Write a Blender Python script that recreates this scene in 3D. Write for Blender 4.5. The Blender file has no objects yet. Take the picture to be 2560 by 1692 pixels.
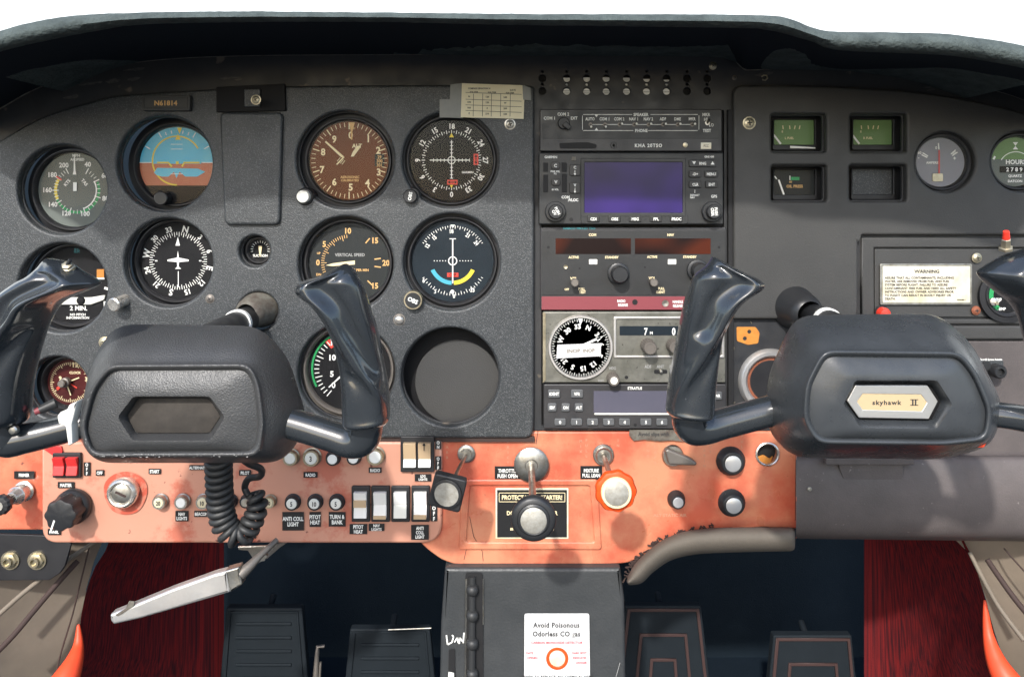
import bpy, math, random
from mathutils import Vector, Matrix
from mathutils.geometry import tessellate_polygon
R = math.radians
C = bpy.context.scene
rnd = random.Random(7)
# ------------------------------------------------------------------ camera, world, sun, exposure
D = 0.70            # camera to panel, metres
S = 0.92 / 2560     # metres per unit on the panel
CX, CY = 1280, 500
cam_d = bpy.data.cameras.new('camera'); cam = bpy.data.objects.new('camera', cam_d)
C.collection.objects.link(cam); C.camera = cam
cam.location = (0, -D, 0); cam.rotation_euler = (R(90), 0, 0)
cam_d.sensor_width = 36; cam_d.lens = 36 * D / 0.92; cam_d.shift_y = -(846 - CY) / 2560
cam_d.clip_start = 0.02; cam_d.clip_end = 500
SUN = Vector((0.26, 1.0, -0.78)).normalized()          # direction the light travels
W_ = bpy.data.worlds.new('World'); C.world = W_; W_.use_nodes = True
nt = W_.node_tree; bg = nt.nodes['Background']
sk = nt.nodes.new('ShaderNodeTexSky'); sk.sky_type = 'NISHITA'; sk.sun_disc = False
sk.sun_elevation = math.asin(-SUN.z); sk.sun_rotation = math.atan2(-SUN.x, -SUN.y)
sk.dust_density = 1.6; sk.air_density = 1.0; sk.ozone_density = 1.0
nt.links.new(sk.outputs[0], bg.inputs[0]); bg.inputs[1].default_value = 0.15
sl = bpy.data.lights.new('sun', 'SUN'); so = bpy.data.objects.new('sun', sl); C.collection.objects.link(so)
sl.energy = 2.0; sl.angle = R(2.0); sl.color = (1, 0.97, 0.92)
so.rotation_euler = SUN.to_track_quat('-Z', 'Y').to_euler(); so.location = (-1, -3, 2)
C.view_settings.view_transform = 'Standard'; C.view_settings.look = 'None'
C.view_settings.exposure = 1.12; C.view_settings.gamma = 1.0; C.view_settings.use_curve_mapping = False
C.cycles.max_bounces = 8; C.cycles.transparent_max_bounces = 12; C.cycles.caustics_reflective = False
C.cycles.caustics_refractive = False; C.cycles.sample_clamp_indirect = 4

# unseen airfield ground, added to keep reflections in the dial glass neutral
gm_ = bpy.data.meshes.new('ground'); gm_.from_pydata([(-200, -200, -1.6), (200, -200, -1.6), (200, 200, -1.6), (-200, 200, -1.6)], [], [(0, 1, 2, 3)])
go_ = bpy.data.objects.new('ground', gm_); C.collection.objects.link(go_); go_['kind'] = 'structure'
# bright overcast sky seen over the glareshield (far away, gives off light)
sky_m = bpy.data.materials.new('sky_light'); sky_m.use_nodes = True; n_ = sky_m.node_tree; n_.nodes.remove(n_.nodes['Principled BSDF'])
e_ = n_.nodes.new('ShaderNodeEmission'); e_.inputs[0].default_value = (0.93, 0.98, 1, 1); e_.inputs[1].default_value = 0.8; n_.links.new(e_.outputs[0], n_.nodes['Material Output'].inputs[0])
sv = []; sf = []
for i in range(25):
    for j in range(13):
        a = R(-75 + 150 * i / 24); b_ = R(-2 + 62 * j / 12); sv.append((120 * math.sin(a) * math.cos(b_), 120 * math.cos(a) * math.cos(b_), 120 * math.sin(b_)))
for i in range(24):
    for j in range(12): sf.append((i * 13 + j, i * 13 + j + 1, i * 13 + j + 14, i * 13 + j + 13))
sm_ = bpy.data.meshes.new('sky'); sm_.from_pydata(sv, [], sf); sm_.materials.append(sky_m); so_ = bpy.data.objects.new('sky', sm_); C.collection.objects.link(so_); so_['kind'] = 'structure'

# ------------------------------------------------------------------ helpers
def kd(d): return (D - d) / D
def WP(px, py, d=0.0):
    k = kd(d) * S
    return Vector(((px - CX) * k, -d, (CY - py) * k))
def proj(px, py, d0, d1):            # where the point behind/before at depth d1 shows
    k = kd(d0) / kd(d1)
    return CX + (px - CX) * k, CY + (py - CY) * k

MATS = {}
def mat(name, col, rough=0.5, metal=0.0, bump=0.0, bscale=900, var=None, vscale=40, vamt=0.5, spec=0.5, coat=0.0,
        rvar=0.0, speck=None, sscale=500, sthr=0.7, vcon=(0.35, 0.65), vdet=6, bdist=0.0004, mapscale=None, transm=0):
    m = bpy.data.materials.new(name); m.use_nodes = True; n = m.node_tree; L = n.links
    b = n.nodes['Principled BSDF']
    b.inputs['Roughness'].default_value = rough; b.inputs['Metallic'].default_value = metal
    b.inputs['Specular IOR Level'].default_value = spec; b.inputs['Coat Weight'].default_value = coat
    b.inputs['Coat Roughness'].default_value = 0.08
    b.inputs['Transmission Weight'].default_value = transm
    col4 = (*col, 1); b.inputs['Base Color'].default_value = col4
    tc = n.nodes.new('ShaderNodeTexCoord'); src = tc.outputs['Object']
    if mapscale:
        mp = n.nodes.new('ShaderNodeMapping'); mp.inputs['Scale'].default_value = mapscale
        L.new(src, mp.inputs[0]); src = mp.outputs[0]
    out = None
    if var:
        nz = n.nodes.new('ShaderNodeTexNoise'); nz.inputs['Scale'].default_value = vscale; nz.inputs['Detail'].default_value = vdet
        nz.inputs['Roughness'].default_value = 0.65
        L.new(src, nz.inputs['Vector'])
        rp = n.nodes.new('ShaderNodeMapRange'); rp.inputs[1].default_value = vcon[0]; rp.inputs[2].default_value = vcon[1]
        rp.inputs[4].default_value = vamt; L.new(nz.outputs[0], rp.inputs[0])
        mx = n.nodes.new('ShaderNodeMix'); mx.data_type = 'RGBA'; L.new(rp.outputs[0], mx.inputs[0])
        mx.inputs[6].default_value = col4; mx.inputs[7].default_value = (*var, 1); out = mx.outputs[2]
    if speck:
        nz = n.nodes.new('ShaderNodeTexNoise'); nz.inputs['Scale'].default_value = sscale; nz.inputs['Detail'].default_value = 3
        L.new(src, nz.inputs['Vector'])
        rp = n.nodes.new('ShaderNodeMapRange'); rp.inputs[1].default_value = sthr; rp.inputs[2].default_value = sthr + 0.05
        L.new(nz.outputs[0], rp.inputs[0])
        mx = n.nodes.new('ShaderNodeMix'); mx.data_type = 'RGBA'; L.new(rp.outputs[0], mx.inputs[0])
        if out: L.new(out, mx.inputs[6])
        else: mx.inputs[6].default_value = col4
        mx.inputs[7].default_value = (*speck, 1); out = mx.outputs[2]
    if out: L.new(out, b.inputs['Base Color'])
    if rvar:
        nz = n.nodes.new('ShaderNodeTexNoise'); nz.inputs['Scale'].default_value = 60; nz.inputs['Detail'].default_value = 8
        L.new(src, nz.inputs['Vector'])
        rp = n.nodes.new('ShaderNodeMapRange'); rp.inputs[1].default_value = 0.3; rp.inputs[2].default_value = 0.7
        rp.inputs[3].default_value = max(0.02, rough - rvar); rp.inputs[4].default_value = min(1, rough + rvar)
        L.new(nz.outputs[0], rp.inputs[0]); L.new(rp.outputs[0], b.inputs['Roughness'])
    if bump:
        nz = n.nodes.new('ShaderNodeTexNoise'); nz.inputs['Scale'].default_value = bscale; nz.inputs['Detail'].default_value = 2
        L.new(src, nz.inputs['Vector'])
        bp = n.nodes.new('ShaderNodeBump'); bp.inputs['Strength'].default_value = bump; bp.inputs['Distance'].default_value = bdist
        L.new(nz.outputs[0], bp.inputs['Height']); L.new(bp.outputs[0], b.inputs['Normal'])
    MATS[name] = m; return m

mat('plastic', (0.032, 0.036, 0.039), 0.40, bump=1.0, bscale=1100, var=(0.044, 0.048, 0.051), vscale=14, vamt=0.7, speck=(0.095, 0.10, 0.104), sscale=1100, sthr=0.56, rvar=0.08, bdist=0.0004)  # lighter specks put the sunlit sparkle of the grain into the colour
mat('plastic_right', (0.040, 0.040, 0.039), 0.55, bump=0.5, bscale=900, var=(0.052, 0.051, 0.049), vscale=10, vamt=0.8, rvar=0.08)
mat('sheet', (0.022, 0.024, 0.028), 0.5, bump=0.15, bscale=300, var=(0.035, 0.034, 0.034), vscale=25, vamt=0.8, speck=(0.16, 0.13, 0.10), sscale=45, sthr=0.66, rvar=0.15)
mat('void', (0.006, 0.006, 0.007), 0.7)
mat('bezel', (0.014, 0.014, 0.016), 0.5, bump=0.1, bscale=400, rvar=0.1)
mat('face_black', (0.012, 0.012, 0.013), 0.6)
mat('face_brown', (0.17, 0.048, 0.018), 0.5, var=(0.08, 0.030, 0.015), vscale=14)
mat('face_grey', (0.12, 0.135, 0.125), 0.5, var=(0.17, 0.19, 0.175), vscale=16)
mat('face_green', (0.15, 0.25, 0.10), 0.5, var=(0.19, 0.30, 0.13), vscale=25)  # on the fuel gauges a green reflection is put into the dial colour
mat('face_pale', (0.26, 0.26, 0.29), 0.5, var=(0.21, 0.21, 0.23), vscale=20)
mat('face_dark', (0.028, 0.031, 0.031), 0.5)
mat('face_navy', (0.012, 0.018, 0.024), 0.45, var=(0.024, 0.035, 0.045), vscale=18)
mat('face_maroon', (0.075, 0.012, 0.012), 0.5, var=(0.03, 0.010, 0.010), vscale=18)
mat('white', (0.86, 0.86, 0.82), 0.6)
mat('print_white', (0.84, 0.84, 0.80), 0.6, var=(0.5, 0.49, 0.46), vscale=260, vamt=0.6, vcon=(0.5, 0.7))
mat('print_dim', (0.30, 0.30, 0.29), 0.6)
mat('cream', (0.85, 0.72, 0.44), 0.6)
mat('amber', (0.70, 0.42, 0.16), 0.6)
mat('yellow', (0.80, 0.62, 0.04), 0.5)
mat('green', (0.02, 0.30, 0.09), 0.5)
mat('cyan', (0.06, 0.38, 0.50), 0.5)
mat('teal_print', (0.02, 0.20, 0.22), 0.5)
mat('red_print', (0.70, 0.05, 0.03), 0.5)
mat('sky_blue', (0.06, 0.46, 0.70), 0.5, var=(0.22, 0.62, 0.66), vscale=30)
mat('earth', (0.46, 0.11, 0.05), 0.5, var=(0.56, 0.22, 0.11), vscale=40)
mat('knob', (0.018, 0.019, 0.021), 0.42, bump=0.2, bscale=500, rvar=0.12, speck=(0.09, 0.09, 0.085), sscale=500, sthr=0.72)
mat('grip', (0.020, 0.024, 0.028), 0.24, bump=0.10, bscale=110, rvar=0.10, var=(0.03, 0.034, 0.038), vscale=16, coat=0.9, speck=(0.16, 0.17, 0.18), sscale=320, sthr=0.75)
mat('hub_left', (0.050, 0.051, 0.052), 0.36, bump=1.0, bscale=1000, bdist=0.0004, rvar=0.1, speck=(0.20, 0.20, 0.20), sscale=480, sthr=0.745)
mat('hub_right', (0.036, 0.040, 0.044), 0.30, bump=0.12, bscale=900, rvar=0.12, var=(0.062, 0.068, 0.074), vscale=20)
mat('rubber', (0.025, 0.026, 0.027), 0.5, bump=0.3, bscale=600)
mat('chrome', (0.80, 0.77, 0.72), 0.25, 0.8, bump=0.06, bscale=120, rvar=0.12, var=(0.45, 0.40, 0.33), vscale=150, vamt=0.7)
mat('steel', (0.55, 0.54, 0.50), 0.38, 1.0, bump=0.2, bscale=300, rvar=0.12, var=(0.26, 0.23, 0.18), vscale=120, vamt=0.8)
mat('brass', (0.50, 0.45, 0.33), 0.38, 0.9, bump=0.2, bscale=300, var=(0.30, 0.24, 0.15), vscale=200, rvar=0.1)
mat('aluminium', (0.68, 0.67, 0.65), 0.42, 0.75, bump=0.15, bscale=200, rvar=0.1, var=(0.50, 0.46, 0.42), vscale=30, vamt=0.6)
mat('red_paint', (0.52, 0.110, 0.060), 0.34, bump=0.25, bscale=160, var=(0.62, 0.26, 0.145), vscale=13, vamt=0.9, vcon=(0.42, 0.62), rvar=0.12, coat=0.35, speck=(0.20, 0.07, 0.05), sscale=110, sthr=0.70)
mat('red_plate', (0.54, 0.26, 0.18), 0.38, bump=0.25, bscale=160, var=(0.44, 0.10, 0.06), vscale=16, vamt=0.75, vcon=(0.53, 0.60), rvar=0.1, coat=0.3, vdet=9, speck=(0.20, 0.07, 0.05), sscale=140, sthr=0.70)
mat('red_strip', (0.22, 0.045, 0.055), 0.5, bump=0.15)
mat('brown_pad', (0.100, 0.086, 0.070), 0.85, bump=0.5, bscale=500, var=(0.135, 0.115, 0.093), vscale=14)
mat('bolster', (0.074, 0.064, 0.062), 0.62, bump=0.6, bscale=700, var=(0.110, 0.093, 0.090), vscale=13, vamt=0.9, rvar=0.1, speck=(0.2, 0.18, 0.17), sscale=260, sthr=0.70)
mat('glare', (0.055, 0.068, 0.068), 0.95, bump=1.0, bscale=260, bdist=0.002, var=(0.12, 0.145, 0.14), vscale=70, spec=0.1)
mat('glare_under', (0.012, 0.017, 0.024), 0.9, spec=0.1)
mat('pedestal', (0.034, 0.037, 0.039), 0.45, bump=0.6, bscale=420, var=(0.055, 0.058, 0.060), vscale=12, rvar=0.1)
mat('carpet_navy', (0.010, 0.016, 0.023), 0.95, bump=0.8, bscale=500, spec=0.05, var=(0.013, 0.020, 0.028), vscale=30)  # kept dark and bluish in place of footwell shade and haze
mat('rust', (0.28, 0.085, 0.04), 0.7, var=(0.12, 0.05, 0.03), vscale=200)
mat('tan', (0.20, 0.162, 0.122), 0.7, bump=0.3, bscale=100, var=(0.13, 0.108, 0.085), vscale=10, vamt=0.8)
mat('slot_brown', (0.045, 0.026, 0.022), 0.8)
mat('orange_trim', (0.80, 0.075, 0.025), 0.5)
mat('pedal', (0.009, 0.013, 0.017), 0.75, spec=0.2, bump=0.2, bscale=200, var=(0.013, 0.018, 0.023), vscale=30)  # albedo lowered to stand in for shade the open cabin lacks
mat('pedal_line', (0.045, 0.022, 0.02), 0.6)
mat('paper', (0.84, 0.77, 0.56), 0.8, var=(0.72, 0.64, 0.45), vscale=40)
mat('card_white', (0.62, 0.62, 0.62), 0.6, var=(0.56, 0.56, 0.55), vscale=60)
mat('ink', (0.03, 0.03, 0.03), 0.7)
mat('ink_faint', (0.22, 0.19, 0.15), 0.7)
mat('ink_red', (0.50, 0.04, 0.06), 0.7)
mat('tape', (0.16, 0.17, 0.165), 0.35, var=(0.11, 0.12, 0.12), vscale=90)
mat('edge_red', (0.46, 0.085, 0.050), 0.45, var=(0.54, 0.25, 0.17), vscale=60, vcon=(0.5, 0.56), vdet=9)
mat('label_black', (0.012, 0.012, 0.013), 0.4)
mat('radio_face', (0.020, 0.021, 0.022), 0.45, bump=0.2, bscale=700, var=(0.030, 0.030, 0.030), vscale=40, rvar=0.1)
mat('radio_body', (0.030, 0.030, 0.033), 0.42, bump=0.25, bscale=700, var=(0.045, 0.043, 0.043), vscale=30, rvar=0.1, speck=(0.13, 0.11, 0.09), sscale=120, sthr=0.74)
mat('adf_metal', (0.24, 0.235, 0.205), 0.42, 0.5, bump=0.25, bscale=300, var=(0.12, 0.12, 0.10), vscale=45, vamt=0.9, rvar=0.15, speck=(0.06, 0.055, 0.045), sscale=260, sthr=0.66)
mat('lcd_violet', (0.016, 0.011, 0.070), 0.25, spec=0.3, var=(0.036, 0.018, 0.15), vscale=22, vamt=0.9, vdet=1)  # purple reflection on the switched-off screen, put into the base colour
mat('lcd_grey', (0.085, 0.085, 0.115), 0.25, var=(0.11, 0.105, 0.14), vscale=20)
mat('amber_window', (0.010, 0.004, 0.004), 0.3, spec=0.2, var=(0.085, 0.016, 0.006), vscale=28, vamt=0.8, vdet=0, vcon=(0.45, 0.7))
mat('key_grey', (0.10, 0.105, 0.11), 0.4)
mat('key_black', (0.022, 0.022, 0.023), 0.4)
mat('rocker_tan', (0.50, 0.36, 0.22), 0.45)
mat('rocker_white', (0.80, 0.79, 0.76), 0.35)
mat('rocker_red', (0.60, 0.035, 0.035), 0.35)
mat('red_plastic', (0.80, 0.045, 0.025), 0.35)
mat('orange_plastic', (0.75, 0.085, 0.010), 0.38, var=(0.70, 0.05, 0.006), vscale=40)
mat('cap_silver', (0.44, 0.43, 0.39), 0.5, 0.4, bump=0.4, bscale=500, var=(0.28, 0.26, 0.21), vscale=300, vamt=0.7)
mat('cap_spun', (0.62, 0.62, 0.62), 0.32, 0.6)
mat('gold_plate', (0.62, 0.47, 0.28), 0.4, 0.3, bump=0.1, bscale=300)
mat('engraved', (0.50, 0.24, 0.15), 0.6)
mat('badge_silver', (0.74, 0.73, 0.70), 0.3, 0.8, bump=0.1, bscale=200)
mat('recess_brown', (0.042, 0.038, 0.034), 0.85, spec=0.15, bump=0.4, bscale=200, var=(0.085, 0.075, 0.065), vscale=60)
mat('placard', (0.78, 0.76, 0.68), 0.4, 0.1, var=(0.62, 0.52, 0.28), vscale=30, vamt=0.8)
mat('rust_orange', (0.58, 0.24, 0.04), 0.7, bump=0.6, bscale=200, var=(0.40, 0.13, 0.02), vscale=150)
mat('ivory', (0.75, 0.74, 0.68), 0.45)
mat('steel_dull', (0.20, 0.18, 0.16), 0.5, 0.6, bump=0.3, bscale=300)
mat('wear', (0.10, 0.092, 0.082), 0.6, var=(0.045, 0.044, 0.044), vscale=160, vamt=1.0)
mat('chipped', (0.16, 0.155, 0.13), 0.6, var=(0.07, 0.05, 0.04), vscale=120, vamt=0.9)
# carpet with vertical red ribs
def ribs():
    m = mat('carpet_red', (0.13, 0.012, 0.016), 0.9, spec=0.05, bump=0.7, bscale=500); n = m.node_tree; L = n.links
    b = n.nodes['Principled BSDF']; tc = n.nodes.new('ShaderNodeTexCoord')
    mp = n.nodes.new('ShaderNodeMapping'); mp.inputs['Scale'].default_value = (1, 1, 0.006); L.new(tc.outputs['Object'], mp.inputs[0])
    nz = n.nodes.new('ShaderNodeTexNoise'); nz.inputs['Scale'].default_value = 330; nz.inputs['Detail'].default_value = 5; L.new(mp.outputs[0], nz.inputs['Vector'])
    rp = n.nodes.new('ShaderNodeMapRange'); rp.inputs[1].default_value = 0.34; rp.inputs[2].default_value = 0.72; L.new(nz.outputs[0], rp.inputs[0])
    mx = n.nodes.new('ShaderNodeMix'); mx.data_type = 'RGBA'; L.new(rp.outputs[0], mx.inputs[0])
    mx.inputs[6].default_value = (0.060, 0.016, 0.020, 1); mx.inputs[7].default_value = (0.27, 0.022, 0.022, 1); L.new(mx.outputs[2], b.inputs['Base Color'])
ribs()
mat('tarmac', (0.07, 0.075, 0.08), 0.9, var=(0.045, 0.05, 0.05), vscale=0.5); gm_.materials.append(MATS['tarmac'])
def glass_mat(name, tint=(1, 1, 1), amt=1.0):
    m = bpy.data.materials.new(name); m.use_nodes = True; n = m.node_tree; L = n.links
    n.nodes.remove(n.nodes['Principled BSDF']); o = n.nodes['Material Output']
    t = n.nodes.new('ShaderNodeBsdfTransparent'); t.inputs[0].default_value = (*tint, 1)
    g = n.nodes.new('ShaderNodeBsdfGlossy'); g.inputs['Roughness'].default_value = 0.02
    f = n.nodes.new('ShaderNodeFresnel'); f.inputs[0].default_value = 1.45
    mu = n.nodes.new('ShaderNodeMath'); mu.operation = 'MULTIPLY'; mu.inputs[1].default_value = amt; L.new(f.outputs[0], mu.inputs[0])
    x = n.nodes.new('ShaderNodeMixShader'); L.new(mu.outputs[0], x.inputs[0]); L.new(t.outputs[0], x.inputs[1]); L.new(g.outputs[0], x.inputs[2])
    L.new(x.outputs[0], o.inputs[0]); MATS[name] = m
glass_mat('glass', amt=0.16)
for k_ in MATS:
    if k_.startswith('face_'): MATS[k_].node_tree.nodes['Principled BSDF'].inputs['Specular IOR Level'].default_value = 0.15

# --- glyphs of the built-in font, one mesh each
GL = {}
def load_glyphs():
    chars = sorted(set("ABCDEFGHIJKLMNOPQRSTUVWXYZabcdefghijklmnopqrstuvwxyz0123456789.,!&/-+'()|<>:"))
    tmp = []
    def mk(body):
        c = bpy.data.curves.new('t', 'FONT'); c.body = body; c.size = 1; c.resolution_u = 2; c.offset = 0.0 if 'g' in body else 0.032
        o = bpy.data.objects.new('t', c); C.collection.objects.link(o); tmp.append(o); return o
    base = mk('||'); objs = {c: (mk(c), mk('|' + c + '|')) for c in chars}
    dg = bpy.context.evaluated_depsgraph_get()
    def mesh(o):
        me = bpy.data.meshes.new_from_object(o.evaluated_get(dg)); vs = [v.co.copy() for v in me.vertices]; fs = [tuple(p.vertices) for p in me.polygons]
        bpy.data.meshes.remove(me); return vs, fs
    bw = max(v.x for v in mesh(base)[0])
    for c, (a, b) in objs.items():
        vs, fs = mesh(a); adv = max(v.x for v in mesh(b)[0]) - bw
        GL[c] = (vs, fs, adv)
    GL[' '] = ([], [], 0.3)
    for o in tmp:
        d = o.data; bpy.data.objects.remove(o); bpy.data.curves.remove(d)
load_glyphs()
CAPH = max(v.y for v in GL['H'][0])

def area2(p): return sum(p[i][0] * p[(i + 1) % len(p)][1] - p[(i + 1) % len(p)][0] * p[i][1] for i in range(len(p)))
def offset(p, b):                    # p counter-clockwise: moves inwards by b
    n = len(p); out = []
    for i in range(n):
        a, c, e = Vector(p[i - 1]), Vector(p[i]), Vector(p[(i + 1) % n])
        d1 = c - a; d2 = e - c
        if d1.length < 1e-9 or d2.length < 1e-9: out.append(tuple(c)); continue
        d1.normalize(); d2.normalize(); n1 = Vector((-d1.y, d1.x)); n2 = Vector((-d2.y, d2.x)); m = n1 + n2
        if m.length < 1e-6: out.append(tuple(c)); continue
        m.normalize(); q = b / max(0.5, m.dot(n1)); out.append((c.x + m.x * q, c.y + m.y * q))
    return out
def circ(cx, cy, r, n=56, a0=0): return [(cx + r * math.cos(a0 + 2 * math.pi * i / n), cy + r * math.sin(a0 + 2 * math.pi * i / n)) for i in range(n)]
def fillet(pts, rad, seg=5):         # rounded polygon
    n = len(pts); out = []
    for i in range(n):
        p = Vector(pts[i][:2]); a = Vector(pts[i - 1][:2]); c = Vector(pts[(i + 1) % n][:2])
        r = rad[i] if isinstance(rad, (list, tuple)) else rad
        u = a - p; v = c - p; lu = u.length; lv = v.length
        if r <= 0: out.append(tuple(p)); continue
        u.normalize(); v.normalize(); t = min(r, lu * 0.48, lv * 0.48)
        q0 = p + u * t; q1 = p + v * t
        for k in range(seg + 1):
            s = k / seg; out.append(tuple(q0 * (1 - s) ** 2 + p * 2 * s * (1 - s) + q1 * s * s))
    return out
def rr(x0, y0, x1, y1, r=3, seg=4): return fillet([(x0, y0), (x1, y0), (x1, y1), (x0, y1)], r, seg)
def smooth(pts, k=6, closed=False):  # Catmull-Rom through points of any dimension
    P = [Vector(p) for p in pts]; n = len(P); out = []
    rng = range(n) if closed else range(n - 1)
    for i in rng:
        if closed: a, b, c, d = P[i - 1], P[i], P[(i + 1) % n], P[(i + 2) % n]
        else: b, c = P[i], P[i + 1]; a = P[i - 1] if i else b; d = P[i + 2] if i + 2 < n else c
        for j in range(k):
            t = j / k
            out.append(0.5 * ((2 * b) + (c - a) * t + (2 * a - 5 * b + 4 * c - d) * t * t + (3 * b - a - 3 * c + d) * t ** 3))
    if not closed: out.append(P[-1])
    return [tuple(v) for v in out]
def resample(pts, n):
    P = [Vector(p) for p in pts]; P.append(P[0]); ln = [0]
    for a, b in zip(P, P[1:]): ln.append(ln[-1] + (b - a).length)
    out = []; j = 0
    for i in range(n):
        t = ln[-1] * i / n
        while ln[j + 1] < t: j += 1
        s = (t - ln[j]) / max(1e-9, ln[j + 1] - ln[j]); out.append(tuple(P[j].lerp(P[j + 1], s)))
    return out

class MB:
    """collects geometry; local units u right, v up, w towards the pilot, 1 unit = one photo unit at the thing's depth"""
    def __init__(s, O, U, px=0, py=0): s.O = O; s.U = U; s.v = []; s.f = []; s.px = px; s.py = py
    def P(s, u, v, w=0): return s.O + Vector((u, -w, v)) * s.U
    def q(s, px, py): return px - s.px, s.py - py                      # photo position at the thing's depth to u, v
    def Q(s, pts): return [s.q(*p[:2]) for p in pts]
    def add(s, vs, fs):
        b = len(s.v); s.v += vs; s.f += [tuple(b + i for i in f) for f in fs]
    def plate(s, outer, w1, th, bev=0, holes=(), back=True, seg=3):
        """flat body: front at w1, thickness th, rounded edges"""
        loops = [outer if area2(outer) > 0 else outer[::-1]] + [h if area2(h) < 0 else h[::-1] for h in holes]
        st = [(bev * (1 - math.sin(a)), w1 - bev * (1 - math.cos(a))) for a in [math.pi / 2 * k / seg for k in range(seg + 1)]] if bev else [(0, w1)]
        front = []
        for lp in loops:
            rings = []
            for ins, w in st: rings.append([s.P(x, y, w) for x, y in (offset(lp, ins) if ins else lp)])
            rings.append([s.P(x, y, w1 - th) for x, y in lp])
            b = len(s.v); n = len(lp)
            for r_ in rings: s.v += r_
            front.append(b)
            for k in range(len(rings) - 1):
                for i in range(n):
                    j = (i + 1) % n; s.f.append((b + k * n + i, b + (k + 1) * n + i, b + (k + 1) * n + j, b + k * n + j))
        inn = [[Vector((x, y, 0)) for x, y in (offset(lp, bev) if bev else lp)] for lp in loops]
        idx = [front[k] + i for k, lp in enumerate(loops) for i in range(len(lp))]
        for t in tessellate_polygon(inn):
            tr = [idx[i] for i in t]; a, b_, c = [s.v[i] for i in tr]
            if (b_ - a).cross(c - a).y > 0: tr = tr[::-1]
            s.f.append(tuple(tr))
        return s
    def poly(s, pts, w=0):
        pts = pts if area2(pts) > 0 else pts[::-1]; b = len(s.v); s.v += [s.P(x, y, w) for x, y in pts]
        for t in tessellate_polygon([[Vector((x, y, 0)) for x, y in pts]]):
            tr = [b + i for i in t]; a, b_, c = [s.v[i] for i in tr]
            if (b_ - a).cross(c - a).y > 0: tr = tr[::-1]
            s.f.append(tuple(tr))
        return s
    def rect(s, x0, y0, x1, y1, w=0): return s.poly([(x0, y0), (x1, y0), (x1, y1), (x0, y1)], w)
    def line(s, x0, y0, x1, y1, t=2, w=0):
        d = Vector((x1 - x0, y1 - y0)); d.normalize(); n = Vector((-d.y, d.x)) * t / 2
        return s.poly([(x0 - n.x, y0 - n.y), (x1 - n.x, y1 - n.y), (x1 + n.x, y1 + n.y), (x0 + n.x, y0 + n.y)], w)
    def lathe(s, prof, cx=0, cy=0, seg=40, axis=None, w0=0, wob=0, nw=0, nocap=False):
        """prof = [(r, w)...]; axis = unit vector (u, v, w) when tilted"""
        ax = Vector(axis).normalized() if axis else Vector((0, 0, 1)); e1 = Vector((1, 0, 0)); e1 = (e1 - ax * e1.dot(ax)).normalized(); e2 = ax.cross(e1)
        b = len(s.v); n = seg
        for r, w in prof:
            for i in range(n):
                a = 2 * math.pi * i / n; rr_ = r * (1 + wob * math.cos(nw * a)) if nw else r
                p = Vector((cx, cy, w0)) + ax * w + (e1 * math.cos(a) + e2 * math.sin(a)) * rr_; s.v.append(s.P(*p))
        for k in range(len(prof) - 1):
            for i in range(n):
                j = (i + 1) % n; s.f.append((b + k * n + i, b + k * n + j, b + (k + 1) * n + j, b + (k + 1) * n + i))
        for k, fl in ((0, True), (len(prof) - 1, False)):
            if prof[k][0] > 1e-6 and not nocap:
                r_ = [b + k * n + i for i in range(n)]; s.f.append(tuple(r_[::-1] if fl else r_))
        return s
    def arc(s, r0, r1, a0, a1, w=0, cx=0, cy=0, n=24):                 # a in clock degrees from the top
        pts = []
        for k in range(n + 1):
            a = R(a0 + (a1 - a0) * k / n); pts.append((cx + r1 * math.sin(a), cy + r1 * math.cos(a)))
        for k in range(n, -1, -1):
            a = R(a0 + (a1 - a0) * k / n); pts.append((cx + r0 * math.sin(a), cy + r0 * math.cos(a)))
        return s.poly(pts, w)
    def tick(s, a, r0, r1, t=2, w=0, cx=0, cy=0):
        sa, ca = math.sin(R(a)), math.cos(R(a)); return s.line(cx + r0 * sa, cy + r0 * ca, cx + r1 * sa, cy + r1 * ca, t, w)
    def text(s, body, cx, cy, h, w=0, rot=0, wid=1.0, align='c', track=0.0):
        """h = capital height; rot in degrees counter-clockwise"""
        sc = h / CAPH; x = 0; ch = []
        for c in body:
            g = GL.get(c, GL[' ']); ch.append((g, x)); x += g[2] + track
        x -= track; ox = -x / 2 if align == 'c' else (0 if align == 'l' else -x); ca, sa = math.cos(R(rot)), math.sin(R(rot))
        for (vs, fs, adv), gx in ch:
            nv = []
            for v in vs:
                a = (v.x + gx + ox) * sc * wid; b = (v.y - CAPH / 2) * sc
                nv.append(s.P(cx + a * ca - b * sa, cy + a * sa + b * ca, w))
            s.add(nv, fs)
        return s
    def tube(s, pts, rad, seg=14, cap=True, world=False):
        P = [Vector(p) if world else s.P(*p) for p in pts]; n = len(P)
        rs = [(rad[i] if isinstance(rad, (list, tuple)) else rad) * (1 if world else s.U) for i in range(n)]
        b = len(s.v); up = None
        for i in range(n):
            t = (P[min(i + 1, n - 1)] - P[max(i - 1, 0)]).normalized()
            if up is None: up = Vector((0, 0, 1)) if abs(t.z) < 0.9 else Vector((1, 0, 0))
            x = (up - t * up.dot(t)).normalized(); up = x; y = t.cross(x)
            for k in range(seg):
                a = 2 * math.pi * k / seg; s.v.append(P[i] + (x * math.cos(a) + y * math.sin(a)) * rs[i])
        for i in range(n - 1):
            for k in range(seg):
                j = (k + 1) % seg; s.f.append((b + i * seg + k, b + i * seg + j, b + (i + 1) * seg + j, b + (i + 1) * seg + k))
        if cap: s.f.append(tuple(b + k for k in range(seg))[::-1]); s.f.append(tuple(b + (n - 1) * seg + k for k in range(seg)))
        return s
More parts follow.
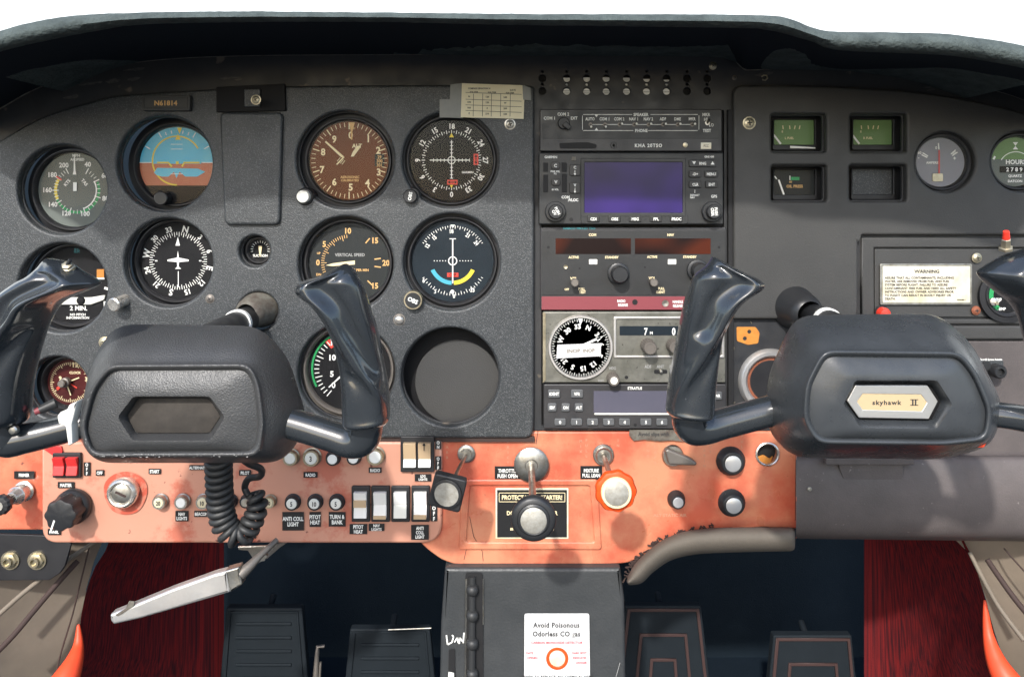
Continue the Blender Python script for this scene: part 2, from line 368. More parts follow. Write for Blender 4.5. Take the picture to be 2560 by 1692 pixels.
    def loft(s, rings, cap0=True, cap1=True, closed=True):
        """rings of world points"""
        b = len(s.v); n = len(rings[0])
        for r in rings: s.v += [Vector(p) for p in r]
        for i in range(len(rings) - 1):
            for k in range(n if closed else n - 1):
                j = (k + 1) % n; s.f.append((b + i * n + k, b + i * n + j, b + (i + 1) * n + j, b + (i + 1) * n + k))
        for k, on, fl in ((0, cap0, True), (len(rings) - 1, cap1, False)):
            if on:
                c = sum((Vector(p) for p in rings[k]), Vector()) / n; ci = len(s.v); s.v.append(c)
                for i in range(n):
                    j = (i + 1) % n; f = (b + k * n + i, b + k * n + j, ci); s.f.append(f[::-1] if fl else f)
        return s

def link(o): C.collection.objects.link(o)
class Thing:
    def __init__(s, name, label, cat, px, py, d=0.0, group=None, kind=None):
        o = bpy.data.objects.new(name, None); link(o); o.location = WP(px, py, d); o.empty_display_size = 0.01
        o['label'] = label; o['category'] = cat
        if group: o['group'] = group
        if kind: o['kind'] = kind
        s.o = o; s.px = px; s.py = py; s.d = d; s.U = S * kd(d)
    def mb(s): return MB(s.o.location.copy(), s.U, s.px, s.py)
    def part(s, name, mb, m, parent=None, flat=False, sub=0, wn=False, ang=38, label=None):
        return mesh_obj(name, mb, m, s.o.location.copy(), parent or s.o, flat, sub, wn, ang, label)
def mesh_obj(name, mb, m, origin, parent=None, flat=False, sub=0, wn=False, ang=38, label=None):
    me = bpy.data.meshes.new(name); me.from_pydata([tuple(v - origin) for v in mb.v], [], mb.f); me.update()
    me.materials.append(MATS[m])
    if not flat:
        me.polygons.foreach_set('use_smooth', [True] * len(me.polygons))
        if not wn and not sub: me.set_sharp_from_angle(angle=R(ang))
    o = bpy.data.objects.new(name, me); link(o)
    if parent: o.parent = parent
    else: o.location = origin
    if sub: md = o.modifiers.new('s', 'SUBSURF'); md.levels = sub; md.render_levels = sub
    if wn: md = o.modifiers.new('w', 'WEIGHTED_NORMAL'); md.weight = 100
    if label: o['label'] = label
    return o
def single(name, label, cat, px, py, d, fn, m, group=None, **kw):       # a thing that is one mesh
    O = WP(px, py, d); mb = MB(O, S * kd(d), px, py); fn(mb)
    o = mesh_obj(name, mb, m, O, None, **kw)
    o['label'] = label; o['category'] = cat
    if group: o['group'] = group
    return o
def dup(th, px, py, d, label, rot=0, skip=()):
    r = th.o.copy(); link(r); r.location = WP(px, py, d); r['label'] = label
    if rot: r.rotation_euler = (0, R(rot), 0)
    for ch in list(th.o.children):
        if ch.name.split('.')[0] in skip: continue
        c = ch.copy(); link(c); c.parent = r
        for g in ch.children: e = g.copy(); link(e); e.parent = c
    t = Thing.__new__(Thing); t.o = r; t.px = px; t.py = py; t.d = d; t.U = S * kd(d); return t
# ------------------------------------------------------------------ gauges: positions first, they cut the holes of the panel
HOLES = []                                             # (photo x, y of the dial, depth of the dial, radius at the panel)
RHOLES = []                                            # rectangular openings
def clock(a, r, cx=0, cy=0): return cx + r * math.sin(R(a)), cy + r * math.cos(R(a))
def gauge(name, label, cat, px, py, r, dd, hole, face, group='round instruments in the panel', face_cut=None, glass=True, rise=None, bm='bezel'):
    t = Thing(name, label, cat, px, py, dd, group); t.r = r
    if hole: HOLES.append((px, py, dd, hole))
    k = kd(0) / t.U * S; H = (hole or r + 12) * 1.0 / kd(dd) * kd(0)
    ris = rise if rise is not None else 14
    m = t.mb(); m.lathe([(r - 1, -6), (r - 1, 1), (r + 1.5, ris - 3), (r + 4, ris), (r + 7, ris), (r + 9, ris - 3), (r + 9.5, 4), (H + 10, 3), (H + 10, -3)], seg=64)
    t.bz = t.part('bezel', m, bm)
    m = t.mb(); m.lathe([(r + 1, -5), (r + 1, 0)], seg=64); t.part('dial', m, face)
    if glass:
        m = t.mb(); m.lathe([(r + 1, ris * 0.55), (r + 1, ris * 0.55 + 0.8)], seg=64); t.part('glass', m, 'glass')
    return t
def screw(px, py, d, label, r=9, m='steel', name='panel_screw', group='screws in the panel'):
    t = Thing(name, label, 'screw', px, py, d, group)
    b = t.mb(); b.lathe([(r * 1.25, -1), (r * 1.25, 0.8), (r, 1.2), (r * 0.96, 2.6), (r * 0.7, 4.2), (r * 0.3, 4.9), (0.01, 5)], seg=28); t.part('head', b, m)
    b = t.mb()
    a = rnd.uniform(0, 90)
    for q in (0, 90):
        c, s_ = math.cos(R(a + q)), math.sin(R(a + q)); b.line(-c * r * .5, -s_ * r * .5, c * r * .5, s_ * r * .5, r * .24, 5.15)
    t.part('cross_slot', b, 'ink', flat=True); return t

# airspeed
t = gauge('airspeed_indicator', 'round airspeed gauge with pale grey dial and white, green and yellow arcs', 'gauge', 188, 475, 93, -0.0147, 108, 'face_grey')
m = t.mb(); cx, cy = 5, -1
AS = [(40, 28), (60, 64), (80, 108), (100, 160), (120, 198), (140, 237), (160, 270), (180, 302), (200, 333)]
for (n_, a) in AS: m.tick(a, 46, 62, 2.4, 1, cx, cy)
for (n0, a0), (n1, a1) in zip(AS, AS[1:]):
    for q in (1, 2, 3): m.tick(a0 + (a1 - a0) * q / 4, 51 if q != 2 else 48, 59, 1.6, 1, cx, cy)
t.part('tick_marks', m, 'print_white', flat=True)
m = t.mb(); m.arc(47, 50, 62, 160, 1.3, cx, cy); t.part('white_arc', m, 'white', flat=True)
m = t.mb(); m.arc(52, 58, 68, 245, 0.7, cx, cy); t.part('green_arc', m, 'green', flat=True)
m = t.mb(); m.arc(50, 57, 245, 300, 0.7, cx, cy); t.part('yellow_arc', m, 'yellow', flat=True)
m = t.mb(); m.tick(304, 46, 62, 3.5, 1.4, cx, cy); t.part('red_line', m, 'red_print', flat=True)
m = t.mb()
for n_, x, y in ((40, 32, 64), (60, 74, 36), (80, 76, -21), (100, 25, -59), (120, -22, -58), (140, -56, -36), (160, -70, 0), (180, -57, 38), (200, -28, 62)): m.text(str(n_), x, y, 12, 1, wid=.95)
m.text('MPH', 3, 86, 7, 1); m.text('AIRSPEED', 6, 76, 6.5, 1, wid=.9)
m.text('KTS', -20, 18, 8, 1, rot=50); m.text('TAS', 24, 19, 8, 1, rot=-50)
t.part('lettering', m, 'print_white', flat=True)
m = t.mb(); m.poly([(-1, 88), (1, 88), (3, 48), (5, 38), (-4, 38), (-2, 48)], 4); m.rect(-3, -3, 6, 19, 4); t.part('needle', m, 'white', flat=True)

# attitude
t = gauge('attitude_indicator', 'round artificial horizon with blue sky and brown ground', 'gauge', 444, 412, 96, -0.021, 115, 'face_black')
def seg(y0, y1, r=94, n=30):
    p = []
    for i in range(n + 1):
        y = y0 + (y1 - y0) * i / n; p.append((math.sqrt(max(0, r * r - y * y)), y))
    return p + [(-x, y) for x, y in reversed(p)]
m = t.mb(); m.poly(seg(5, 94), 1); t.part('sky_half', m, 'sky_blue', flat=True)
m = t.mb(); m.poly(seg(-52, 5), 1); t.part('ground_half', m, 'earth', flat=True)
m = t.mb(); m.poly(circ(-1, 10, 61, 48), 1.6); d1 = t.part('horizon_disc', m, 'sky_blue', flat=True)
m = t.mb(); m.poly([(x, y) for x, y in circ(-1, 10, 61, 96) if y < 5], 2.0); t.part('horizon_disc', m, 'earth', flat=True, label='brown lower half of the moving horizon disc')
m = t.mb(); m.arc(59, 62.5, 180, 420, 2.2, -1, 10, 60); t.part('disc_rim', m, 'yellow', flat=True)
m = t.mb(); m.rect(-50, 3, -20, 7, 3); m.line(-22, 5, -13, -5, 4, 3); m.rect(16, 3, 56, 7, 3); m.line(18, 5, 12, -5, 4, 3); m.rect(-3, 1, 4, 8, 3)
m.poly([(-5, 62), (9, 62), (2, 76)], 3); m.poly([(0, 92), (12, 92), (6, 76)], 3); t.part('aircraft_symbol', m, 'yellow', flat=True)
m = t.mb()
for a in (-60, -30, -20, -10, 10, 20, 30, 60): m.tick(a, 78, 92 if abs(a) in (30, 60) else 86, 2.4, 2.5)
m.rect(-94, 4, -64, 6, 2.5); m.rect(62, 4, 94, 6, 2.5)
for q in (-30, 32, 44): m.rect(-16, 6 + q, 14, 7.2 + q, 2.6)
t.part('bank_marks', m, 'print_white', flat=True)
m = t.mb(); m.poly([(-58, -20), (-52, -26), (-38, -30), (-22, -30), (-8, -18), (-2, -34), (6, -18), (20, -30), (50, -30), (70, -18), (52, -10), (-50, -8)], 2.3); t.part('ground_symbol', m, 'sky_blue', flat=True)
m = t.mb(); m.poly(seg(-95, -53, 96), 6); t.part('lower_mask', m, 'face_black', flat=True)
m = t.mb(); m.lathe([(15, 8), (15, 20), (17, 22), (17, 36), (15, 38), (0.01, 38)], -26, -84, 32); t.part('adjusting_knob', m, 'knob')

# altimeter
t = gauge('altimeter', 'round altimeter with brown dial, cream numerals and white knob', 'gauge', 873, 402, 99, -0.010, 118, 'face_brown')
m = t.mb()
for i in range(50): m.tick(i * 7.2, 84 if i % 5 else 78, 95, 1.6 if i % 5 else 2.6, 1)
t.part('tick_marks', m, 'cream', flat=True)
m = t.mb()
for n_, x, y in ((0, 4, 64), (1, 48, 55), (2, 73, 26), (3, 74, -28), (4, 46, -55), (5, 4, -66), (6, -37, -53), (7, -68, -22), (8, -65, 22), (9, -37, 54)): m.text(str(n_), x, y, 17, 1, wid=.95)
m.text('ALT', 20, 37, 10, 1)
t.part('numerals', m, 'cream', flat=True)
m = t.mb(); m.rect(64, -14, 88, 16, 1); t.part('pressure_window', m, 'face_dark', flat=True)
m = t.mb()
for j, y in enumerate((9, -1, -11)): m.text(('29', '300', '301')[j], 76, y, 8, 1.6, wid=.9)
m.text('100 FT', 8, 80, 4, 1); m.text('AEROSONIC', 2, -41, 6, 1); m.text('CALIBRATED', 2, -49, 5.5, 1)
t.part('lettering', m, 'amber', flat=True)
m = t.mb(); m.poly([(-60, 46), (-57, 49), (-14, 12), (-11, 8), (-14, 6), (-20, 9)], 4); m.poly([(-14, 9), (-11, 8), (-29, -11), (-32, -9)], 4)
t.part('long_needle', m, 'cream', flat=True)
m = t.mb(); m.poly([(5, 10), (12, 10), (27, 30), (29, 38), (20, 36), (10, 22)], 5); t.part('short_needle', m, 'cream', flat=True)
m = t.mb(); m.poly([(1, 95), (15, 95), (9, 72), (9, 52), (5, 52), (5, 72)], 4.5); t.part('ten_thousand_pointer', m, 'amber', flat=True)
m = t.mb()
for q in range(4): m.line(-30 + q * 4, -2 - q * 2.5, -22 + q * 4, 8 - q * 2.5, 1.4, 1.4)
t.part('striped_flag', m, 'cream', flat=True)
m = t.mb(); m.lathe([(22, 0), (22, 46), (19, 50)], -98, -90, 32); t.part('knob_boss', m, 'bezel')
m = t.mb(); m.lathe([(15, 46), (15.5, 66), (14, 69), (12, 69.5), (11, 68.5), (0.01, 68.5)], -98, -90, 32); t.part('setting_knob', m, 'ivory')

# course deviation indicator (two needles, red flags)
t = gauge('course_indicator', 'black course indicator with white crossed needles and two red flags', 'gauge', 1129, 401, 103, -0.006, 116, 'face_black')
m = t.mb()
for i in range(72):
    a = i * 5; m.tick(a, 66 if i % 2 == 0 else 69, 75 if i % 2 == 0 else 72.5, 1.8, 1)
t.part('compass_marks', m, 'print_white', flat=True)
m = t.mb()
for i, s_ in enumerate(('18', '21', '24', '27', '30', '33', '0', '3', '6', '9', '12', '15')):
    x, y = clock(i * 30, 85); m.text(s_, x, y, 13, 1, rot=-i * 30 + (0 if i != 6 else 180), wid=.9)
m.text('GARMIN', 40, -30, 5, 1, wid=1.1)
t.part('numerals', m, 'print_white', flat=True)
m = t.mb(); m.rect(-1, -46, 1.4, 50, 5); m.rect(-54, -1.2, 46, 1.2, 5)
for q in range(-5, 6):
    if q: m.rect(q * 9 - .8, -4, q * 9 + .8, 4, 2); m.rect(-4, q * 9 - .8, 4, q * 9 + .8, 2)
m.arc(8, 10, 0, 360, 2); t.part('needles', m, 'print_white', flat=True)
for x, y, w_, h_, l in ((61, 2, 12, 28, 'red flag at the side'), (2, -55, 26, 12, 'red flag at the bottom')):
    m = t.mb(); m.rect(x - w_ / 2, y - h_ / 2, x + w_ / 2, y + h_ / 2, 2.2); fl = t.part('flag', m, 'red_print', flat=True)
    m = t.mb()
    if h_ > w_: m.line(x, y - 9, x, y + 9, 2, 2.8); m.poly([(x - 4, y + 6), (x + 4, y + 6), (x, y + 12)], 2.8); m.poly([(x - 4, y - 6), (x, y - 12), (x + 4, y - 6)], 2.8)
    else: m.line(x - 8, y, x + 8, y, 2, 2.8); m.poly([(x - 6, y - 4), (x - 6, y + 4), (x - 12, y)], 2.8); m.poly([(x + 6, y - 4), (x + 12, y), (x + 6, y + 4)], 2.8)
    t.part('arrow', m, 'face_black', fl, flat=True)
m = t.mb(); m.poly([(-6, 57), (6, 57), (0, 68)], 2); m.poly([(-4, -62), (4, -62), (0, -70)], 3); t.part('yellow_pointer', m, 'yellow', flat=True)
m = t.mb(); m.lathe([(24, 0), (24, 26), (20, 30), (17, 30), (17, 50), (15, 52), (0.01, 52)], -97, -90, 32); kb = t.part('course_knob', m, 'knob')
m = t.mb(); m.text('OBS', -97, -90, 8, 52.6, rot=80); t.part('lettering', m, 'print_white', kb, flat=True)

# turn coordinator
t = gauge('turn_coordinator', 'black turn coordinator partly hidden behind the left yoke handle', 'gauge', 189, 713, 95, -0.0147, 108, 'face_black')
m = t.mb(); m.text('TURN COORDINATOR', -6, 2, 6.5, 1, wid=.95); m.text('L', -74, -45, 11, 1); m.text('R', 75, -46, 12, 1); m.text('2 MIN.', 8, -57, 11, 1)
m.text('NO PITCH', 6, -73, 6, 1); m.text('INFORMATION', 6, -81, 6, 1); t.part('lettering', m, 'print_white', flat=True)
m = t.mb(); m.text('D.C.', 4, 90, 5, 1); m.text('ELEC', 4, 84, 5, 1); t.part('supply_lettering', m, 'teal_print', flat=True)
m = t.mb()
for a, r0, r1 in ((90, 80, 94), (108, 76, 92), (-90, 80, 94), (-108, 76, 92)): m.tick(a, r0, r1, 6, 1, 0, 17)
m.rect(56, 15, 74, 19, 4); m.rect(-74, 15, 56, 19, 3); t.part('bank_marks', m, 'white', flat=True)
m = t.mb(); m.plate(fillet([(-70, -22), (-70, -34), (-40, -48), (40, -48), (74, -36), (76, -24), (40, -30), (-40, -30)], 4), 5, 4, 1.5); t.part('slip_tube', m, 'ivory')
m = t.mb(); m.lathe([(11, 5), (8, 9), (0.01, 10)], 16, -38, 24); t.part('slip_ball', m, 'face_black')
m = t.mb(); m.rect(54, 19, 72, 40, 2); t.part('flag', m, 'rust_orange', flat=True)

# directional gyro
t = gauge('heading_indicator', 'black compass card gauge with white aeroplane symbol and chrome knob', 'gauge', 446, 652, 95, -0.0147, 107, 'face_black')
m = t.mb()
for i in range(72): m.tick(i * 5 + 12, 60 if i % 2 == 0 else 64, 72, 1.7, 1)
m.tick(90, 52, 58, 3, 1); m.tick(-90, 52, 58, 3, 1)
t.part('compass_marks', m, 'print_white', flat=True)
m = t.mb()
for i, s_ in enumerate(('N', '3', '6', 'E', '12', '15', 'S', '21', '24', 'W', '30', '33')):
    a = i * 30 + 13; x, y = clock(a, 81); m.text(s_, x, y, 13 if not s_.isalpha() else 16, 1, rot=-a, wid=.95)
t.part('numerals', m, 'print_white', flat=True)
m = t.mb(); m.poly([(0, 25), (2.5, 8), (27, 3), (27, -1), (3, -3), (2, -14), (8, -20), (-7, -20), (-1.5, -14), (-2.5, -3), (-26, -1), (-26, 3), (-2.2, 8)], 3)
m.poly([(-6, 38), (5, 38), (0, 60)], 3); m.rect(0, -66, 2, -26, 3); t.part('aeroplane_symbol', m, 'white', flat=True)
m = t.mb(); m.tube([(-94, -74, 8), (-104, -90, 58)], 6, 12); t.part('knob_stem', m, 'steel')
m = t.mb(); m.lathe([(12, 0), (15, 2), (15, 36), (17, 38), (17, 44), (14, 47), (0.01, 46)], -104, -90, 28, axis=(-.25, -.18, 1), w0=50); t.part('setting_knob', m, 'chrome')

# suction gauge
t = gauge('suction_gauge', 'small round suction gauge between the two big columns of gauges', 'gauge', 651, 625, 25, -0.010, 36, 'face_black')
m = t.mb()
for i in range(13): m.tick(-100 + i * 200 / 12, 18, 24, 1.5, 1)
t.part('tick_marks', m, 'print_white', flat=True)
m = t.mb(); m.text('SUCTION', 0, -14, 6.5, 1, wid=.95); t.part('lettering', m, 'print_white', flat=True)
m = t.mb(); m.poly([(-4, 10), (5, 10), (1.5, -16), (-1, -16)], 3); t.part('needle', m, 'cream', flat=True)

# vertical speed
t = gauge('vertical_speed_indicator', 'black vertical speed gauge with amber numerals behind the yoke grip', 'gauge', 873, 657, 101, -0.008, 115, 'face_dark')
m = t.mb()
for i in range(-9, 18): m.tick(-90 + i * 5, 62 if i % 5 else 56, 70, 1.6, 1)
for a in (40, 82, 98, 134): m.tick(a, 64, 80, 3, 1)
t.part('tick_marks', m, 'amber', flat=True)
m = t.mb()
for s_, x, y in (('0', -78, 1), ('5', -62, 47), ('10', -4, 80), ('15', 64, 56), ('20', 92, 0), ('15', 64, -57), ('5', -62, -47)): m.text(s_, x, y, 14, 1, wid=.92)
m.text('UP', -76, 24, 5, 1); m.text('DN', -76, -29, 6, 1)
m.text('100 FT PER MIN', 20, -18, 6, 1); t.part('numerals', m, 'amber', flat=True)
m = t.mb(); m.text('VERTICAL SPEED', 2, 20, 7.5, 1, wid=.95); t.part('lettering', m, 'print_dim', flat=True)
m = t.mb(); m.poly([(-58, -6), (-40, -1), (15, 6), (15, -4), (-40, -8)], 4); t.part('needle', m, 'cream', flat=True)

# second course indicator
t = gauge('course_indicator', 'black course indicator with blue and yellow arcs and gold ringed knob', 'gauge', 1132, 652, 103, -0.006, 117, 'face_navy')
m = t.mb()
for i in list(range(-14, 15)): m.tick(i * 4.2, 80 if i % 2 else 84, 88, 1.6, 1)
for i in list(range(-12, 13)): m.tick(180 + i * 5, 78 if i % 2 else 82, 87, 1.6, 1)
t.part('compass_marks', m, 'print_white', flat=True)
m = t.mb()
for s_, a in (('12', -60), ('15', -39), ('18', -3), ('21', 31), ('24', 53), ('3', 210), ('0', 178), ('33', 146), ('6', 236)):
    x, y = clock(a, 74 if abs(a) < 70 else 88); m.text(s_, x, y, 10, 1, rot=-a if abs(a) < 70 else 0, wid=.8)
t.part('numerals', m, 'print_white', flat=True)
m = t.mb(); m.rect(-1.5, -56, 1.5, 56, 4); m.rect(-8, 54, 8, 56, 3); m.arc(9, 11.5, 0, 360, 4); m.poly([(-6, 90), (6, 90), (0, 82)], 3); m.poly(circ(-1, -77, 5, 16), 3)
for q in (-46, -39, -32, -25, -18, 18, 25, 32, 39, 46): m.rect(q - 1.2, -1.2, q + 1.2, 1.2, 2)
t.part('needles', m, 'white', flat=True)
m = t.mb(); m.arc(50, 60, 183, 246, 2); t.part('blue_arc', m, 'cyan', flat=True)
m = t.mb(); m.arc(50, 60, 114, 177, 2); t.part('yellow_arc', m, 'yellow', flat=True)
m = t.mb(); m.rect(-14, -40, 14, -30, 2.2); fl = t.part('flag', m, 'red_print', flat=True)
m = t.mb(); m.text('OFF', 0, -35, 7, 2.8); t.part('lettering', m, 'face_black', fl, flat=True)
m = t.mb(); m.lathe([(14, 0), (14, 30), (22, 34), (23, 36), (23, 50), (22, 53), (18, 53)], -93, -92, 32); kb = t.part('course_knob', m, 'brass')
m = t.mb(); m.lathe([(19, 50), (19, 53.5), (0.01, 53.5)], -93, -92, 32); t.part('knob_cap', m, 'knob', kb)
m = t.mb(); m.text('OBS', -93, -92, 10, 54.2, rot=-24); t.part('lettering', m, 'white', kb, flat=True)

# tachometer
t = gauge('tachometer', 'black tachometer with green arc half hidden by the yoke handle', 'gauge', 874, 922, 104, -0.008, 118, 'face_black', bm='steel_dull')
m = t.mb()
for i in range(40):
    a = -140 + i * 280 / 39; m.tick(a, 76 if i % 5 else 70, 88, 2.2, 1)
t.part('tick_marks', m, 'white', flat=True)
m = t.mb()
for s_, x, y in (('10', -44, 29), ('5', -44, -12), ('0', -40, -40), ('15', -40, 66), ('25', 50, 56), ('30', 62, 16), ('35', 52, -30)): m.text(s_, x, y, 14, 1)
m.text('RPM', 0, 20, 9, 1); t.part('numerals', m, 'white', flat=True)
m = t.mb(); m.arc(91, 96, -118, -30, 1); t.part('green_arc', m, 'green', flat=True)
m = t.mb(); m.arc(68, 90, -42, -34, 0.6); m.arc(72, 90, 62, 68, 0.6); t.part('red_arc', m, 'red_print', flat=True)
m = t.mb(); m.poly([(-52, -44), (-50, -46), (4, 2), (0, 6)], 4); t.part('needle', m, 'white', flat=True)

# clock
t = gauge('clock', 'small dark red clock behind the left yoke', 'clock', 176, 955, 58, -0.0147, 74, 'face_maroon')
m = t.mb()
for i in range(60): m.tick(i * 6, 44 if i % 5 else 40, 50, 1.5, 1)
t.part('minute_marks', m, 'cream', flat=True)
m = t.mb(); m.text('12', 12, 44, 12, 1); m.text('9', -25, 10, 10, 1); m.text('CLOCK', 12, 24, 6, 1); m.text('3', 40, 8, 10, 1); t.part('numerals', m, 'cream', flat=True)
m = t.mb(); m.poly([(-34, -14), (-30, -20), (-14, -4), (-18, 0)], 3); m.line(-4, 0, 18, -14, 3, 3); t.part('red_hand', m, 'red_print', flat=True)
m = t.mb(); m.line(-8, -2, 3, -32, 3, 4); m.line(-8, 0, 24, 12, 3, 4); t.part('hour_hand', m, 'cream', flat=True)
m = t.mb(); m.lathe([(12, 6), (12, 18), (9, 20), (9, 30), (7, 32), (0.01, 32)], -6, 2, 24); t.part('winding_knob', m, 'steel_dull')

# blanked instrument hole
HOLES.append((1127, 938, 0, 119))
t = Thing('blanking_plate', 'dark blank plate closing the empty round instrument hole', 'plate', 1142, 946, -0.018, None)
m = t.mb(); m.lathe([(132, -8), (132, -2), (122, 0)], -12, 6, 64); t.part('surround', m, 'face_black')
m = t.mb(); m.plate(circ(2, -8, 106, 64), 6, 6, 2); t.part('disc', m, 'plastic_right', wn=True)
m = t.mb(); m.arc(106, 111, 128, 200, 8, 2, -8); t.part('wear_mark', m, 'placard', flat=True)
m = t.mb(); m.lathe([(14, 0), (14, 26), (12, 29), (0.01, 29)], -108, -106, 24); t.part('corner_boss', m, 'plastic')

# small rectangular engine gauges
def rgauge(x0, y0, x1, y1, name, label, face, dd=-0.0175):
    t = Thing(name, label, 'gauge', (x0 + x1) / 2, (y0 + y1) / 2, dd, 'rectangular engine gauges'); w_, h_ = (x1 - x0) / 2, (y1 - y0) / 2
    m = t.mb(); m.plate(rr(-w_ - 34, -h_ - 34, w_ + 34, h_ + 34, 6), 4, 8, 1); m.plate(rr(-w_ - 4, -h_ - 14, w_ + 4, h_ + 3, 5), 14, 12, 2, [rr(-w_, -h_, w_, h_, 4)]); t.part('case', m, 'bezel', wn=True)
    m = t.mb(); m.plate(rr(-w_, -h_, w_, h_, 4), 6, 6, 0); t.part('dial', m, face, flat=True)
    a = proj(x0 + 1, y0, .007, 0)[0]; b = proj(x0, y0 - 6, dd, 0)[1]; c = proj(x1 + 5, y1, dd, 0)[0]; e = proj(x1, y1 + 14, .007, 0)[1]; RHOLES.append((a, b, c, e)); return t
def fuelmarks(t, s_):
    m = t.mb()
    for x in (-26, -9, 2, 14): m.line(x, 8, x + (x > 0) * 2 - (x < 0) * 1, 17, 2.5, 7)
    m.text(s_, -22, -14, 5.5, 7, align='l'); m.text('E', -28, 2, 5, 7); t.part('lettering', m, 'cream', flat=True)
    m = t.mb(); m.line(-50, -6, -32, -29, 5, 8); t.part('needle', m, 'white', flat=True)
    m = t.mb(); m.rect(-50, -31, 50, 31, 9); t.part('glass', m, 'glass', flat=True)
t = rgauge(1931, 301, 2032, 363, 'fuel_gauge', 'green fuel gauge with a white sliver below its dial', 'face_green'); fuelmarks(t, 'L FUEL')
m = t.mb(); m.plate([(-12, -34), (50, -38), (50, -41), (-12, -40)], 18, 3, 0); t.part('paper_sliver', m, 'white', flat=True)
t = rgauge(2128, 301, 2226, 363, 'fuel_gauge', 'green fuel gauge next to the round ammeter, above the blank gauge', 'face_green'); fuelmarks(t, 'R FUEL')
t = rgauge(1931, 425, 2033, 487, 'oil_pressure_gauge', 'rectangular oil pressure gauge with green band and white needle', 'face_dark')
m = t.mb(); m.text('OIL PRESS', 2, -10, 7, 7, wid=.95); m.text('60', -8, 1, 5, 7); t.part('lettering', m, 'amber', flat=True)
m = t.mb(); m.rect(-7, 5, 14, 13, 7); t.part('green_band', m, 'green', flat=True)
m = t.mb(); m.line(-38, 6, -25, -31, 4.5, 8); m.line(-48, 15, -43, 8, 3, 8); m.line(-10, 5, -10, 16, 2, 8); t.part('needle', m, 'white', flat=True)
m = t.mb(); m.rect(-51, -31, 51, 31, 9); t.part('glass', m, 'glass', flat=True)
t = rgauge(2126, 424, 2226, 486, 'blank_gauge', 'blank dark rectangular gauge cover below a fuel gauge', 'plastic')

t = gauge('ammeter', 'round grey ammeter with one upright red needle', 'gauge', 2350, 406, 62, -0.002, 72, 'face_pale', rise=10)
m = t.mb()
for a in (-64, -58, -5, 48, 56): m.tick(a, 36, 52, 3, 1, 0, -4)
t.part('tick_marks', m, 'white', flat=True)
m = t.mb(); m.text('AMPERES', -18, -1, 6, 1); m.text('60', -52, 24, 7, 1); m.text('0', -10, 36, 7, 1); m.text('60', 34, 24, 7, 1); m.text('-', -54, 12, 8, 1); m.text('+', 36, 10, 10, 1); t.part('lettering', m, 'print_white', flat=True)
m = t.mb(); m.rect(-6, -28, -3, 30, 4); t.part('needle', m, 'red_print', flat=True)
m = t.mb(); m.plate(rr(-20, -48, 6, -28, 3), 3, 2, 0.5); t.part('pivot_cover', m, 'brass', wn=True)
t = gauge('hour_meter', 'round green and grey engine hours counter at the panel edge', 'gauge', 2537, 405, 62, -0.002, 72, 'face_grey', rise=12)
m = t.mb(); m.poly([(x, y) for x, y in circ(0, 0, 61, 60) if y > 6], 0.6); t.part('upper_dial', m, 'face_green', flat=True)
m = t.mb(); m.text('HOURS', 2, 0, 11, 1); m.text('QUARTZ', 0, -35, 6, 1); m.text('DATCON', 0, -48, 6, 1); m.arc(42, 44, -58, 58, 1, 2, -18); m.line(-54, 6, -50, 14, 5, 1)
m.rect(-5, 31, 7, 33, 1); m.rect(-5, 47, 7, 49, 1); m.poly([(-4, 33), (6, 33), (1, 40)], 1); m.poly([(-4, 47), (6, 47), (1, 40)], 1); t.part('lettering', m, 'white', flat=True)
m = t.mb(); m.plate(rr(-38, -27, 44, -11, 2), 1.4, 1.4, 0); ct = t.part('counter', m, 'face_black', flat=True)
m = t.mb(); m.text('2 7 8 9 8', 3, -19, 10, 2.2, wid=1.0); t.part('digits', m, 'white', ct, flat=True)

# ------------------------------------------------------------------ instrument panel
def holes_at(mb, d, xr, grow=0):
    out = []
    for px, py, dd, r in HOLES:
        x, y = proj(px, py, dd, d)
        if xr[0] < x < xr[1]: u, v = mb.q(x, y); out.append(circ(u, v, (r + grow) / kd(d), 60))
    for a, b, c, e in RHOLES:
        a, b = proj(a, b, 0, d); c, e = proj(c, e, 0, d)
        if xr[0] < a < xr[1]: u, v = mb.q(a, b); u2, v2 = mb.q(c, e); out.append(rr(u - grow, v2 - grow, u2 + grow, v + grow, 8))
    return out
ip = Thing('instrument_panel', 'black cockpit instrument panel with moulded covers and worn metal edge', 'instrument panel', 1280, 1100, 0)
TOP = [(-140, 345), (0, 272), (72, 231), (180, 187), (288, 164), (432, 147), (640, 139), (900, 137), (1280, 136), (1560, 136), (1800, 137), (1826, 141), (1858, 172), (1880, 175), (1960, 173), (2100, 175), (2262, 185), (2370, 196), (2460, 219), (2560, 250), (2720, 325)]
topc = smooth(TOP, 5)
mb = ip.mb()
out = topc + [(2720, 1076), (-140, 1076)]
hs = holes_at(mb, 0, (-999, 9999))
VX = (1356, 1417, 1467, 1516, 1567, 1617, 1667, 1718, 1768)
for x in VX:
    for y, r in ((179, 3.2), (196, 9.3), (211, 3.6), (228, 9.3)): u, v = mb.q(x, y); hs.append(circ(u, v, r, 20))
hs.append(mb.Q([(1354, 276), (1810, 276), (1810, 1062), (1354, 1062)]))
for x, y, r in ((645, 780, 46),): u, v = mb.q(x, y); hs.append(circ(u, v, r, 40))
mb.plate(mb.Q(out), 0, 8, 1.5, hs); ip.part('metal_sheet', mb, 'sheet', wn=True)
# light folded metal edge along the top
mb = ip.mb(); off = [(x, y - 1) for x, y in topc]
mb.tube([(*mb.q(x, y), 0) for x, y in off], 2.6, 8); ip.part('folded_edge', mb, 'chipped')
